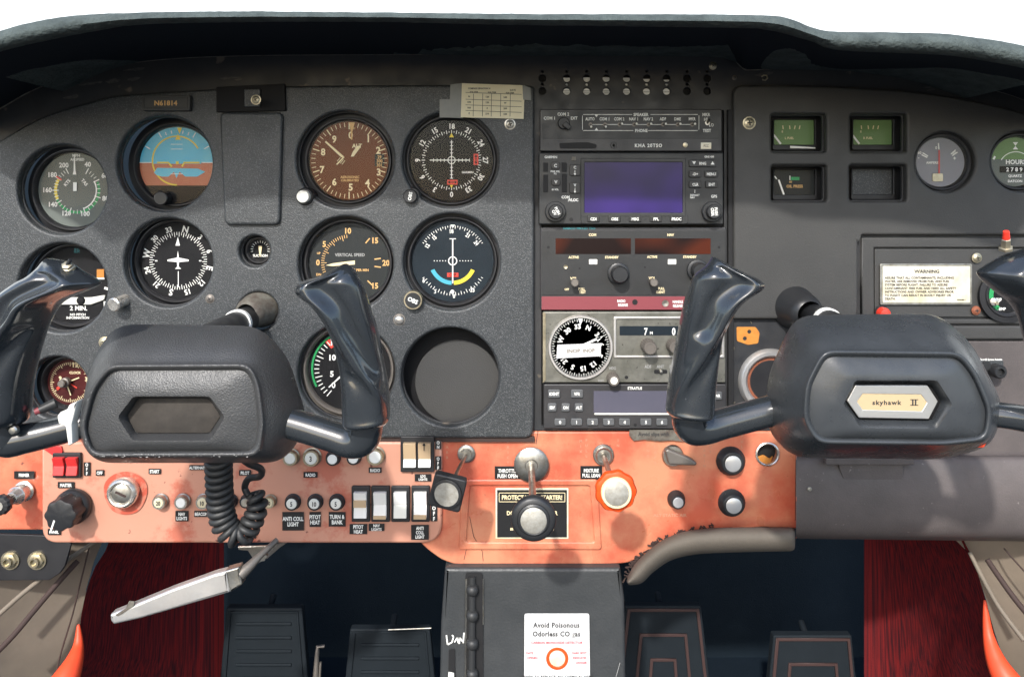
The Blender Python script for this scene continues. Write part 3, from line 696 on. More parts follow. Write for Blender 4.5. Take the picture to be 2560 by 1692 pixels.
# worn smears of bare metal on the upper border
rw = random.Random(11)
for x0, x1, y0, n in ((205, 380, 212, 9), (300, 350, 182, 3), (520, 600, 196, 4), (160, 190, 246, 2), (1860, 1935, 188, 4), (2290, 2340, 222, 2)):
    mb = ip.mb()
    for i in range(n):
        x = rw.uniform(x0, x1); y = y0 - (x - x0) * (.12 if x < 500 else 0) + rw.uniform(-4, 4); w_ = rw.uniform(8, 22); h_ = rw.uniform(1.2, 4)
        mb.poly([(a, b) for a, b in [(mb.q(x, y)[0] + w_ * math.cos(t_) * rw.uniform(.7, 1.1), mb.q(x, y)[1] + h_ * math.sin(t_) * rw.uniform(.6, 1.3) + w_ * math.cos(t_) * .1) for t_ in [k * math.pi / 6 for k in range(12)]]], .35 + .05 * i)
    ip.part('paint_wear', mb, 'wear', flat=True)
# covers
dC = 0.007
def cover(pts, holes_x, name='moulded_cover', m='plastic', extra=(), d=dC, bev=7, th=18, label=None):
    mb = MB(WP(1280, 1100, d), S * kd(d), 1280, 1100)
    hs = holes_at(mb, d, holes_x, 3) if holes_x else []
    hs += [mb.Q(e) for e in extra]
    mb.plate(mb.Q(pts), 0, th, bev, hs, seg=4)
    o = mesh_obj(name, mb, m, ip.o.location.copy(), ip.o, wn=True, label=label); return o
Lc = smooth([(-140, 430), (0, 350), (108, 291), (252, 248), (324, 236), (550, 222), (720, 215), (1150, 212), (1312, 213)], 5)
Lc += [tuple(p) for p in fillet([(1312, 213), (1336, 215), (1336, 300), (1335, 1000), (1334, 1096), (1200, 1096)], [0, 12, 0, 0, 26, 0], 6)]
Lc += [(-140, 1096)]
cover(Lc, (-999, 1300), extra=[[(645+50*math.cos(a*R(9)), 780+50*math.sin(a*R(9))) for a in range(40)]], label='textured black cover round the flight instruments')
Rc = fillet([(1834, 300), (1834, 213), (1930, 212), (2100, 216)], [0, 26, 0, 0], 6) + smooth([(2262, 226), (2400, 245), (2560, 282), (2700, 340)], 5)
Rc += [(2700, 588), (2158, 588)] + fillet([(2146, 588), (2146, 797), (2100, 797)], [10, 22, 0], 6) + [(1834, 797)]
cover(Rc, (1830, 9999), m='plastic_right', label='smooth dark grey cover round the engine gauges')
# raised pocket and black bracket
mb = ip.mb(); mb.plate(fillet(mb.Q([(572, 562), (708, 562), (716, 284), (560, 284)]), 16), 32, 16, 7, seg=4); ip.part('raised_pad', mb, 'plastic', wn=True)
mb = ip.mb(); mb.plate(mb.Q([(552, 284), (722, 280), (720, 214), (552, 222)]), 30, 12, 1); ip.part('black_bracket', mb, 'face_black', wn=True)
mb = ip.mb(); mb.plate(rr(*mb.q(622, 272), *mb.q(662, 228), 4), 36, 6, 2); ip.part('bracket_pad', mb, 'plastic', wn=True)
# vent behind the nine holes
mb = ip.mb(); mb.poly(mb.Q([(1330, 150), (1800, 150), (1800, 262), (1330, 262)]), -22); ip.part('vent_backing', mb, 'void', flat=True)
mb = MB(WP(1280, 1100, -0.0012), S, 1280, 1100)
for i, x in enumerate(VX[1:7]):
    x0, y0 = mb.q(*proj(x, 196, 0, -0.0012)); k = (2, 1, 1, 2, 5, 7)[i]
    def cl(cx_, cy_, r, a, b):
        p = [(cx_ + math.sqrt(max(0, r * r - y * y)), cy_ + y) for y in [a + (b - a) * q / 8 for q in range(9)]]; mb.poly(p + [(2 * cx_ - x_, y_) for x_, y_ in reversed(p)], 0)
    cl(x0, y0, 8.6, -8.6, 5 - k); mb.poly(circ(x0, y0 - 14.5, 3.2, 14), 0)
    for a, b in ((-8.6, -4), (-2.6, 1), (2.4, 8.6)) if i < 4 else ((-8.6, -1), (0, 8.6)): cl(x0, y0 - 32, 8.6, a, b)
mesh_obj('sky_lit_louvres', mb, 'white', ip.o.location.copy(), ip.o, flat=True)  # louvre shapes whose white stands in for sky light from behind
# radio stack well
mb = ip.mb(); mb.poly(mb.Q([(1330, 262), (1830, 262), (1830, 1085), (1330, 1085)]), -14); mb.plate(mb.Q([(1817, 276), (1832, 276), (1832, 1072), (1818, 1072)]), 12, 14, 2); ip.part('radio_rack', mb, 'void', wn=True)
# torn metal sheet with paint chip
mb = ip.mb(); mb.plate(fillet(mb.Q([(1841, 817), (1889, 817), (1899, 832), (1895, 858), (1870, 862), (1842, 852)]), 4), 1.2, 1.2, 0.3, [circ(*mb.q(1873, 829), 5, 12), circ(*mb.q(1862, 846), 5, 12)]); ip.part('paint_chip', mb, 'rust_orange', wn=True)
mb = ip.mb(); mb.poly(circ(*mb.q(1826, 871), 4, 14), 0.6); ip.part('rivet_hole', mb, 'void', flat=True)
mb = ip.mb()
for pts in ([(1822, 845), (1826, 858), (1835, 868), (1833, 884)], [(1824, 880), (1828, 890)], [(1876, 803), (1880, 809)], [(1818, 1000), (1829, 1012), (1838, 1004)]):
    for a, b in zip(pts, pts[1:]): mb.line(*mb.q(*a), *mb.q(*b), 1.6, 0.5)
ip.part('scratches', mb, 'brass', flat=True)
# glove box area
mb = ip.mb(); mb.plate(mb.Q([(2150, 594), (2700, 594), (2700, 808), (2150, 808)]), 12, 14, 3, [mb.Q([(2180, 618), (2690, 618), (2690, 796), (2180, 796)])]); ip.part('glovebox_frame', mb, 'plastic_right', wn=True)
mb = ip.mb(); mb.plate(rr(*mb.q(2184, 792), *mb.q(2686, 622), 4), 6, 8, 2); ip.part('glovebox_door', mb, 'plastic_right', wn=True)
mb = ip.mb(); mb.plate(mb.Q([(2100, 812), (2700, 812), (2700, 846), (2100, 846)]), 16, 18, 5, seg=4); ip.part('trim_band', mb, 'plastic_right', wn=True)
mb = ip.mb(); mb.plate(mb.Q([(2100, 851), (2700, 851), (2700, 1140), (2100, 1140)]), 12, 18, 3); ip.part('lower_cover', mb, 'bolster', wn=True)
mb = ip.mb(); m_ = mb; m_.plate(circ(*mb.q(2516, 741), 54, 48), 9, 6, 1.2); ip.part('gauge_mount', mb, 'plastic_right', wn=True)
# ------------------------------------------------------------------ small things on the upper panel
def label_plate(name, label, cat, x0, y0, x1, y1, d, lines, h=7, m='label_black', ink='print_white', group=None, rot=0, wid=.85, gap=1.55, skew=0, th=1.5):
    t = Thing(name, label, cat, (x0 + x1) / 2, (y0 + y1) / 2, d, group); a, b = (x1 - x0) / 2, (y1 - y0) / 2
    mb = t.mb(); mb.plate([(-a, -b + skew), (a, -b - skew), (a, b - skew), (-a, b + skew)], th, th, .3); t.part('plate', mb, m, wn=True)
    mb = t.mb(); n = len(lines)
    for i, s_ in enumerate(lines):
        o = (n - 1) / 2 - i
        if rot: mb.text(s_, -o * h * gap if rot > 0 else o * h * gap, 0, h, th + .5, rot=rot, wid=wid)
        else: mb.text(s_, 0, o * h * gap, h, th + .5, rot=math.degrees(math.atan2(-skew, a)) if skew else 0, wid=wid)
    t.part('lettering', mb, ink, flat=True); return t
LB = 'small black stick-on labels'
t = Thing('registration_plate', 'dark raised plate with the faint copper registration N61814', 'plate', 418, 259, 0.010)
mb = t.mb(); mb.plate(rr(-60, -19, 60, 20, 5), 8, 16, 2); t.part('plate', mb, 'plastic_right', wn=True)
mb = t.mb(); mb.plate(rr(-55, -14, 55, 14, 2), 9.5, 2, .8, [rr(-53, -12, 53, 12, 1)]); t.part('border', mb, 'plastic_right', wn=True)
mb = t.mb(); mb.text('N61814', 0, 0, 12, 8.7, wid=1.05); t.part('lettering', mb, 'amber', flat=True)
t.o.rotation_euler = (0, 0, 0)
# compass card held with tape
t = Thing('compass_card', 'cream compass deviation card taped to the panel', 'card', 1231, 254, 0.0085)
mb = t.mb(); mb.plate(t.mb().Q([(1155, 209), (1312, 214), (1309, 298), (1152, 294)]), 1.5, 1.2, .2); t.part('card', mb, 'paper', wn=True)
mb = t.mb(); Q_ = t.mb().q
for y in (233, 250, 264, 278): mb.line(*Q_(1164, y - 1), *Q_(1304, y + 4), 1.1, 2)
for x in (1184, 1207, 1229, 1252, 1276): mb.line(*Q_(x, 235), *Q_(x - 1, 292), 1.1, 2)
mb.text('COMPASS DEVIATION N', *Q_(1198, 222), 4, 2, wid=.9); mb.text('DATE', *Q_(1282, 226), 4, 2)
for i in range(3): mb.text('FOR STEER', *Q_(1185 + i * 45, 231 + i), 3.8, 2, wid=.8)
for i, col in enumerate((('N', '030', '060', 'E'), ('120', '150', 'S', '210'), ('240', 'W', '300', '330'))):
    for j, s_ in enumerate(col): mb.text(s_, *Q_(1173 + i * 45, 242 + j * 14 + i), 4.2, 2)
t.part('lettering', mb, 'ink', flat=True)
single('sticky_tape', 'clear tape strip on the side of the compass card, reaching onto the cover', 'tape', 1150, 255, 0.0085, lambda m: (m.plate(m.Q([(1126, 212), (1162, 208), (1158, 296), (1099, 294), (1099, 249), (1125, 249)]), 1.0, .8, 0)), 'tape', wn=True)
single('sticky_tape', 'small clear tape strip holding the other edge of the compass card', 'tape', 1318, 230, 0.0085, lambda m: m.plate(m.Q([(1306, 213), (1326, 220), (1328, 252), (1308, 250)]), 2.4, .8, 0), 'tape', wn=True)
sc0 = screw(640, 250, 0.026, 'cross-head screw in the black bracket above the raised pad', 10, 'brass')
for x, y, d, l, m_, r in ((1275, 311, .007, 'cross-head screw just below the compass card', 'steel', 11), (262, 856, .007, 'cross-head screw below the turn coordinator beside the yoke hub', 'brass', 12),
        (1873, 308, .007, 'cross-head screw in a washer on the cover left of the fuel gauge', 'brass', 13), (1782, 165, 0, 'brass screw above the last vent holes', 'brass', 8),
        (525, 747, .007, 'dark screw at the lower edge of the heading indicator', 'steel_dull', 9), (2442, 645, .004, 'brass screw above the corner of the warning placard', 'brass', 10),
        (1836, 195, 0, 'dull screw on the step of the panel edge', 'steel_dull', 5), (1709, 1166 - 372, .001, 'hidden screw', 'steel', 1)):
    if r > 1: screw(x, y, d, l, r, m_)
screw(2440, 776, .004, 'rusty red screw below the corner of the warning placard', 9, 'rust')
t = Thing('button_rivet', 'bright domed steel button on the cover between knob and blank plate', 'button', 998, 799, .007)
mb = t.mb(); mb.lathe([(13, 0), (12.5, 3), (10, 6.5), (6, 8.6), (0.01, 9.5)], seg=32); t.part('dome', mb, 'chrome'); mb = t.mb(); mb.lathe([(15, -1), (15, .6)], seg=32); t.part('washer', mb, 'steel_dull')
single('wire_hook', 'small curled brass wire hook in the slot of the panel edge', 'hook', 1911, 196, 0, lambda m: m.tube([(-6, -4, 2), (0, -6, 5), (6, -1, 5), (4, 6, 5), (-3, 7, 4), (-8, 3, 3)], 1.8, 8), 'brass')
# warning placard
t = Thing('warning_placard', 'cream metal WARNING placard about fuel contaminants, yellowed, on the glovebox', 'placard', 2315, 711, 0.0035)
mb = t.mb(); mb.plate(rr(-116, -51, 114, 52, 5), 3, 2.5, 1); t.part('frame', mb, 'steel', wn=True)
mb = t.mb(); mb.plate(rr(-110, -45, 108, 46, 3), 4, 1, .2); t.part('plate', mb, 'placard', wn=True)
mb = t.mb(); mb.text('WARNING', 0, 33, 8, 4.6, wid=1.15)
for i, s_ in enumerate(('ASSURE THAT ALL CONTAMINANTS, INCLUDING', 'WATER, ARE REMOVED FROM FUEL AND FUEL', 'SYSTEM BEFORE FLIGHT. FAILURE TO ASSURE', 'CONTAMINANT FREE FUEL AND HEED ALL SAFETY', 'INSTRUCTIONS AND OWNER ADVISORIES PRIOR', 'TO FLIGHT CAN RESULT IN BODILY INJURY OR', 'DEATH.')):
    mb.text(s_, -105, 17 - i * 8.7, 5.6, 4.6, wid=.98, align='l')
mb.text('0505088-1', 86, -38, 3.6, 4.6); t.part('lettering', mb, 'ink', flat=True)
# placard tilt is slight; temperature gauge
t = gauge('temperature_gauge', 'round gauge with a green arc half covered by the yoke horn', 'gauge', 2516, 738, 46, 0.006, 0, 'face_black', rise=6)
mb = t.mb(); mb.arc(33, 44, -150, -30, 1); t.part('green_arc', mb, 'green', flat=True)
mb = t.mb(); mb.text('TEMP', -14, -34, 7, 1); mb.text('100', -20, -10, 7, 1); mb.tick(-70, 20, 31, 2, 1); mb.tick(-110, 20, 31, 2, 1); mb.tick(-130, 20, 31, 2, 1); t.part('lettering', mb, 'white', flat=True)
t = Thing('hex_stud', 'small chrome stud at the rim of the green arc gauge', 'stud', 2478, 753, .006)
mb = t.mb(); mb.lathe([(8, 0), (8, 6), (10, 7), (10, 13), (7, 15), (0.01, 15)], seg=12); t.part('nut', mb, 'chrome'); mb = t.mb(); mb.lathe([(4, 14), (4, 20), (0.01, 20)], 3, -3, 12); t.part('stem', mb, 'brass')
t = Thing('red_button', 'red domed button showing behind the top of the badge yoke', 'button', 2204, 782, .006)
mb = t.mb(); mb.lathe([(15, 0), (15, 16), (12, 22), (5, 24), (0.01, 24)], seg=32); t.part('cap', mb, 'red_plastic'); mb = t.mb(); mb.lathe([(18, -1), (18, 3)], seg=32); t.part('collar', mb, 'bezel')
t = Thing('audio_jack', 'black double socket on the lower cover beside the badge yoke', 'socket', 2466, 916, .008)
mb = t.mb(); mb.plate(rr(-16, -14, 40, 16, 5), 5, 6, 1.5); t.part('housing', mb, 'plastic', wn=True)
mb = t.mb(); mb.lathe([(17, 4), (17, 26), (14, 30), (9, 30), (8, 22), (0.01, 22)], 18, -8, 28); t.part('knob', mb, 'knob')
mb = t.mb(); mb.lathe([(11, 4), (11, 12), (0.01, 12)], -6, 4, 20); t.part('socket', mb, 'knob')
mb = t.mb(); mb.text('Aircraft Spruce Avionics', 8, 19, 5, 6, wid=.8); t.part('lettering', mb, 'white', flat=True)
# chrome ringed outlet
t = Thing('chrome_ring_outlet', 'worn chrome ring round an orange opening behind the badge yoke', 'ring', 1926, 952, .0)
mb = t.mb(); mb.lathe([(58, 2), (60, 8), (66, 14), (74, 14), (80, 8), (81, 0)], seg=64, nocap=True); t.part('ring', mb, 'aluminium')
mb = t.mb(); mb.lathe([(59, 3), (50, 1.0), (46, -1)], seg=48); t.part('inner_liner', mb, 'rust'); mb = t.mb(); mb.lathe([(52, 0), (52, 3.0), (0.01, 5)], seg=48); t.part('core', mb, 'bezel')

# ------------------------------------------------------------------ radios
RG = 'radios stacked in the middle of the panel'
def radio(name, label, x0, y0, x1, y1, d, m='radio_body', bev=2.5, holes=None):
    t = Thing(name, label, 'radio', (x0 + x1) / 2, (y0 + y1) / 2, d, RG); mb = t.mb()
    mb.plate(rr(*mb.q(x0, y1), *mb.q(x1, y0), 5), 0, 26, bev, holes or []); t.part('faceplate', mb, m, wn=True); return t
dR = 0.006
t = radio('audio_selector', 'top radio: black audio selector with a row of tiny switches', 1350, 273, 1805, 379, dR)
q = t.mb().q
mb = t.mb(); mb.plate(rr(*q(1356, 347), *q(1798, 278), 2), 1, 1, .3); t.part('upper_face', mb, 'radio_face', wn=True)
mb = t.mb()
for s_, x, y in (('COM 1', 1374, 296), ('COM 2', 1408, 286), ('EXT', 1435, 296), ('SPEAKER', 1602, 287), ('PHONE', 1603, 327), ('MKR', 1765, 287), ('HI', 1764, 299), ('LO', 1778, 313), ('TEST', 1767, 327)): mb.text(s_, *q(x, y), 7.6, 1.5, wid=.85, track=.03)
for i, s_ in enumerate(('AUTO', 'COM 1', 'COM 2', 'NAV 1', 'NAV 2', 'ADF', 'DME', 'MKR')): mb.text(s_, *q(1475 + i * 36.4, 298), 7.6, 1.5, wid=.75, track=.03)
for a in (((1458, 287), (1580, 287)), ((1626, 287), (1744, 287)), ((1458, 327), (1583, 327)), ((1620, 327), (1744, 327)), ((1456, 289), (1456, 325)), ((1747, 289), (1747, 325)), ((1481, 312), (1730, 312))): mb.line(*q(*a[0]), *q(*a[1]), 1.4, 1.5)
mb.poly(t.mb().Q([(1486, 287), (1496, 287), (1491, 294)]), 1.6); mb.poly(t.mb().Q([(1486, 327), (1496, 327), (1491, 320)]), 1.6); mb.text('KMA 20TSO', *q(1621, 364), 8.5, .5, wid=.95, track=.1)
t.part('lettering', mb, 'print_white', flat=True)
mb = t.mb(); mb.lathe([(15, 0), (15, 8), (13, 10), (0.01, 10)], *q(1409, 309), 28); kn = t.part('selector_knob', mb, 'knob')
mb = t.mb(); u, v = q(1416, 317); mb.plate([(u - 12, v + 2), (u - 2, v + 12), (u + 12, v - 2), (u + 4, v - 10)], 20, 12, 2); t.part('pointer', mb, 'knob', kn, wn=True)
for i in range(8):
    dn = i < 2; mb = t.mb(); x, y = q(1476 + i * 36.3, 312); mb.lathe([(5, 0), (5, 2), (0.01, 2)], x, y, 14); mb.tube([(x, y, 1), (x + (1 if dn else 4), y - (5 if dn else -1), 9)], [2.4, 3.0], 10); sw = t.part('toggle_switch', mb, 'steel_dull')
    mb = t.mb(); mb.lathe([(2.8, 0), (2.8, 2), (0.01, 2.4)], x + (1 if dn else 5), y - (6 if dn else -1), 10, w0=9); t.part('tip', mb, 'ivory', sw)
mb = t.mb(); x, y = q(1768, 308); mb.lathe([(6, 0), (6, 3), (0.01, 3)], x, y, 14); mb.tube([(x, y, 1), (x + 2, y + 7, 12)], [3, 3.4], 10); t.part('toggle_switch', mb, 'steel')
mb = t.mb(); mb.plate(fillet(mb.Q([(1400, 372), (1398, 358), (1470, 356), (1492, 362), (1490, 372)]), 4), .6, .6, 0); t.part('card_slot', mb, 'void', flat=True)
mb = t.mb(); mb.lathe([(8, 0), (7, 1.5), (3.2, 1.5), (3.2, -2)], *q(1534, 364), 20); t.part('screw_boss', mb, 'radio_body')
mb = t.mb(); mb.lathe([(6.5, 0), (6, 2), (0.01, 3)], *q(1713, 363), 18); t.part('screw', mb, 'brass')
mb = t.mb(); mb.plate(rr(*q(1752, 373), *q(1778, 357), 1), .8, .8, .2); sk_ = t.part('gold_sticker', mb, 'placard', wn=True)
mb = t.mb(); mb.text('FCC', *q(1765, 365), 6, 1.4, wid=.8); t.part('lettering', mb, 'ink_faint', sk_, flat=True)

t = radio('gps_receiver', 'second radio: navigation unit with a large violet screen', 1347, 381, 1809, 562, 0.011, 'radio_face', 4)
q = t.mb().q
mb = t.mb(); mb.plate(rr(*q(1452, 542), *q(1714, 396), 3), 3, 3, 1.5, [rr(*q(1461, 532), *q(1706, 406), 2)]); t.part('screen_frame', mb, 'radio_face', wn=True)
mb = t.mb(); mb.plate(rr(*q(1461, 532), *q(1706, 406), 1), .8, .8, 0); t.part('screen', mb, 'lcd_violet', flat=True)
mb = t.mb(); mb.plate(rr(*q(1452, 560), *q(1720, 536), 9), 2.6, 3, 1.2); t.part('key_row', mb, 'radio_face', wn=True)
def key(t, s_, x0, y0, x1, y1, w=3, h=7, m='key_black', ink='print_white', wid=.95, r=4):
    mb = t.mb(); mb.plate(rr(*mb.q(x0, y1), *mb.q(x1, y0), r), w, w, 1.4); k = t.part('key', mb, m, wn=True)
    if s_:
        mb = t.mb(); mb.text(s_, *mb.q((x0 + x1) / 2, (y0 + y1) / 2), h, w + .5, wid=wid); t.part('lettering', mb, ink, k, flat=True)
    return k
for s_, x in (('CDI', 1483), ('OBS', 1536), ('MSG', 1587), ('FPL', 1639), ('PROC', 1690)): key(t, s_, x - 15, 540, x + 15, 555, 6)
for s_, x0, y0, x1, y1 in (('RNG', 1722, 400, 1789, 418), ('-D+', 1722, 427, 1752, 444), ('MENU', 1761, 427, 1793, 444), ('CLR', 1722, 453, 1752, 470), ('ENT', 1763, 453, 1793, 470)): key(t, s_, x0, y0, x1, y1, 5, wid=.85)
for s_, x0, y0, x1, y1 in (('C', 1377, 405, 1400, 424), ('V', 1378, 446, 1401, 465)): key(t, s_, x0, y0, x1, y1, 5, 8, r=9)
for s_, y in (('C', 412), ('V', 456)):
    k = key(t, None, 1424, y, 1450, y + 28, 4); mb = t.mb(); mb.text(s_, *q(1437, y + 7), 7, 4.6); mb.line(*q(1437, y + 14), *q(1437, y + 25), 1.6, 4.6); mb.poly(t.mb().Q([(1434, y + 22), (1440, y + 22), (1437, y + 27)]), 4.7); t.part('lettering', mb, 'print_white', k, flat=True)
mb = t.mb()
for x0, y0, x1, y1 in ((1358, 407, 1370, 430), (1358, 437, 1370, 481), (1404, 407, 1417, 430), (1405, 435, 1417, 481)): mb.plate(rr(*q(x0, y1), *q(x1, y0), 2), 1.6, 1.6, .6)
t.part('side_ribs', mb, 'void', wn=True)
mb = t.mb(); mb.plate(rr(*q(1429, 402), *q(1440, 392), 2), 1.5, 1.5, .4); t.part('light_sensor', mb, 'chipped', wn=True)
mb = t.mb(); mb.text('GARMIN', *q(1377, 393), 6, .5, wid=1.0); mb.text('GNS 430', *q(1773, 392), 4.5, .5)
mb.poly(t.mb().Q([(1729, 404), (1739, 404), (1734, 412)]), 5.6); mb.poly(t.mb().Q([(1775, 412), (1785, 412), (1780, 404)]), 5.6)
for s_, x, y, h in (('COM', 1414, 493, 7), ('/VLOC', 1433, 500, 7), ('GPS', 1785, 491, 7), ('DEFAULT', 1737, 488, 4.4), ('NAV', 1731, 494, 4.4), ('PWR VOL', 1388, 429, 4.2), ('ID VOL', 1388, 474, 4.2), ('SQ', 1388, 434, 4.2)): mb.text(s_, *q(x, y), h, .5, wid=.9)
mb.line(*q(1737, 475), *q(1737, 483), 1.3, .5)
t.part('lettering', mb, 'print_white', flat=True)
for x, y, s1, s2, ro in ((1388, 529, 'PUSH', 'C/V', -62), (1779, 529, 'PUSH', 'CRSR', -85)):
    mb = t.mb(); u, v = q(x, y); mb.lathe([(26, 0), (26, 10), (24, 12), (18, 12), (18, 24), (16, 27), (0.01, 27)], u, v, 40, wob=.015, nw=10); k = t.part('rotary_knob', mb, 'knob')
    mb = t.mb(); c_, s_ = math.cos(R(ro)), math.sin(R(ro)); mb.text(s1, u + 4.5 * -s_, v + 4.5 * c_, 7, 27.7, rot=ro, wid=.85); mb.text(s2, u - 4.5 * -s_, v - 4.5 * c_, 7, 27.7, rot=ro, wid=.85); t.part('lettering', mb, 'white', k, flat=True)
mb = t.mb(); mb.poly(circ(*q(1428, 549), 5, 14), .5); t.part('set_hole', mb, 'void', flat=True)

t = radio('nav_com_radio', 'third radio: black twin display set with COM and NAV windows', 1351, 568, 1816, 774, dR)
q = t.mb().q
mb = t.mb(); mb.plate(rr(*q(1354, 738), *q(1814, 577), 2), 1.5, 1.5, .5); t.part('face', mb, 'radio_face', wn=True)
mb = t.mb(); mb.plate(rr(*q(1354, 774), *q(1816, 741), 1), 1.5, 2, .5); t.part('red_strip', mb, 'red_strip', wn=True)
for x0, x1, l in ((1389, 1577, 'COM window'), (1587, 1776, 'NAV window')):
    mb = t.mb(); mb.plate(rr(*q(x0, 635), *q(x1, 596), 1), 2.2, 1, 0); t.part('display_window', mb, 'amber_window', flat=True)
mb = t.mb()
for s_, x, y, h in (('COM', 1481, 587, 6.5), ('NAV', 1676, 587, 6.5), ('ACTIVE', 1434, 643, 6), ('STANDBY', 1529, 643, 6), ('ACTIVE', 1630, 642, 6), ('STANDBY', 1724, 642, 6), ('VOL', 1434, 696, 7), ('VOL', 1630, 695, 7), ('PULL', 1454, 722, 6), ('TEST', 1456, 730, 6), ('PULL', 1653, 721, 6), ('IDENT', 1651, 730, 6), ('OFF', 1417, 723, 5)): mb.text(s_, *q(x, y), h, 2.1, wid=.9)
t.part('lettering', mb, 'cream', flat=True)
mb = t.mb()
for s_, x, y in (('RADIO', 1553, 752), ('RELEASE', 1557, 762), ('HANDLE', 1694, 754), ('RELEASE', 1694, 764)): mb.text(s_, *q(x, y), 6.5, 2.1, wid=.72)
t.part('release_lettering', mb, 'white', flat=True)
mb = t.mb(); mb.text('NARCO MK12D TSO', *q(1448, 571), 5, .6, wid=1.25); t.part('maker_lettering', mb, 'teal_print', flat=True)
for x in (1482, 1679):
    mb = t.mb(); mb.plate(rr(*q(x - 10, 661), *q(x + 11, 648), 2), 4, 3, .8); t.part('flip_button', mb, 'ivory', wn=True)
for x, y in ((1548, 688), (1746, 680)):
    u, v = q(x, y); mb = t.mb(); mb.lathe([(27, 1), (27, 12), (24, 14), (20, 14), (20, 40), (18, 43), (0.01, 43)], u - 3, v + 5, 40, wob=.02, nw=20); t.part('tuning_knob', mb, 'knob')
for x, y in ((1435, 708), (1630, 708)):
    u, v = q(x, y); mb = t.mb(); mb.lathe([(9, 1), (9, 22), (10, 24), (10, 30), (8, 32), (0.01, 32)], u, v + 4, 24, wob=.03, nw=12); t.part('volume_knob', mb, 'steel_dull')
mb = t.mb()
for x, y, r in ((1371, 618, 3.4), (1797, 618, 3.4), (1449, 671, 2.5), (1612, 668, 2.5), (1587, 755, 7)): mb.poly(circ(*q(x, y), r, 14), 2.1)
t.part('screw_holes', mb, 'void', flat=True)
for x, y, r, mm in ((1414, 667, 5.5, 'brass'), (1663, 758, 9, 'steel')): mb = t.mb(); mb.lathe([(r, 1), (r * .9, 3), (r * .4, 2.5), (0.01, 2)], *q(x, y), 18); t.part('screw', mb, mm)

t = radio('direction_finder', 'fourth radio: worn metal direction finder with round compass dial', 1357, 779, 1814, 957, dR, 'adf_metal', 3)
q = t.mb().q; u0, v0 = q(1451, 868)
mb = t.mb(); mb.lathe([(81, 0), (81, 5), (79, 8), (75, 8), (73, 3)], u0, v0, 72); t.part('dial_ring', mb, 'aluminium')
mb = t.mb(); mb.lathe([(74, 0), (74, 3)], u0, v0, 64); t.part('dial', mb, 'face_dark')
mb = t.mb()
for i in range(72): mb.tick(i * 5 + 3, 64 if i % 2 == 0 else 67, 72, 1.3, 3.5, u0, v0)
mb.poly([(u0 - 6, v0 + 72), (u0 + 6, v0 + 72), (u0, v0 + 56)], 3.8)
for i, s_ in enumerate(('N', '3', '6', 'E', '12', '15', 'S', '21', '24', 'W', '30', '33')):
    a = i * 30 + 22; x, y = clock(a, 53, u0, v0); mb.text(s_, x, y, 12, 3.5, rot=-a)
t.part('compass_card', mb, 'print_white', flat=True)
mb = t.mb(); mb.line(u0 - 36, v0 - 12, u0 + 50, v0 + 26, 5, 6); mb.poly([(u0 + 42, v0 + 14), (u0 + 38, v0 + 26), (u0 + 56, v0 + 29)], 6); t.part('needle', mb, 'white', flat=True)
mb = t.mb(); mb.plate([(u0 - 61, v0 - 26), (u0 + 50, v0 - 20), (u0 + 50, v0 + 12), (u0 - 58, v0 + 8)], 9.6, .6, 0); tp = t.part('paper_tag', mb, 'card_white', flat=True)
mb = t.mb(); mb.text('INOP', u0 - 18, v0 - 7, 9, 10.2, rot=2, wid=1.1); mb.text('INOP', u0 + 20, v0 - 6, 8, 10.2, rot=2, wid=1.1); t.part('lettering', mb, 'ink_faint', tp, flat=True)
mb = t.mb(); mb.plate(rr(*q(1534, 894), *q(1810, 791), 4), 4, 4, 1.5, [rr(*q(1540, 888), *q(1804, 797), 3)]); t.part('window_frame', mb, 'aluminium', wn=True)
mb = t.mb(); mb.plate(rr(*q(1549, 838), *q(1790, 815), 1), 1, 1, 0); fw = t.part('frequency_window', mb, 'face_navy', flat=True)
mb = t.mb(); mb.text('7', *q(1614, 828), 17, 1.6, wid=.7); mb.text('M', *q(1628, 832), 7, 1.6); mb.text('0', *q(1684, 828), 18, 1.6, wid=.7); mb.text('5', *q(1760, 828), 18, 1.6, wid=.7); t.part('digits', mb, 'print_white', fw, flat=True)
mb = t.mb(); mb.text('ADF', *q(1620, 916), 8, .5, wid=.8); mb.text('ANT', *q(1651, 916), 8, .5, wid=.8); mb.text('BFO', *q(1682, 916), 8, .5, wid=.8); mb.text('HDG', *q(1531, 920), 7, .5, wid=.8); mb.text('TEST', *q(1502, 951), 5, .5); t.part('lettering', mb, 'print_dim', flat=True)
for x, y, r, h in ((1618, 862, 16, 44), (1681, 862, 15, 34), (1531, 944, 14, 30)):
    u, v = q(x, y); mb = t.mb(); mb.lathe([(r * 1.1, 0), (r * 1.1, 5), (r, 7), (r, h), (r * .9, h + 2), (r * .66, h + 2), (r * .66, h + .5), (0.01, h + .5)], u, v, 60, wob=.05, nw=20); t.part('tuning_knob', mb, 'steel_dull')
mb = t.mb(); mb.lathe([(9, 0), (9, 1.5), (0.01, 2)], *q(1531, 944), 20, w0=31); t.part('knob_cap', mb, 'ivory')
mb = t.mb(); mb.plate(rr(*q(1635, 934), *q(1668, 924), 4), .6, .6, 0); sl_ = t.part('mode_slot', mb, 'void', flat=True)
mb = t.mb(); mb.lathe([(5, 0), (4, 8), (0.01, 9)], *q(1652, 928), 14); t.part('slider', mb, 'steel', sl_)
mb = t.mb(); mb.plate(mb.Q([(1357, 779), (1364, 783), (1364, 950), (1357, 957)]), 1.5, 1.5, .3); t.part('side_flange', mb, 'brass', wn=True)
mb = t.mb(); mb.poly(circ(*q(1566, 943), 4.5, 14), .5); t.part('set_hole', mb, 'void', flat=True)

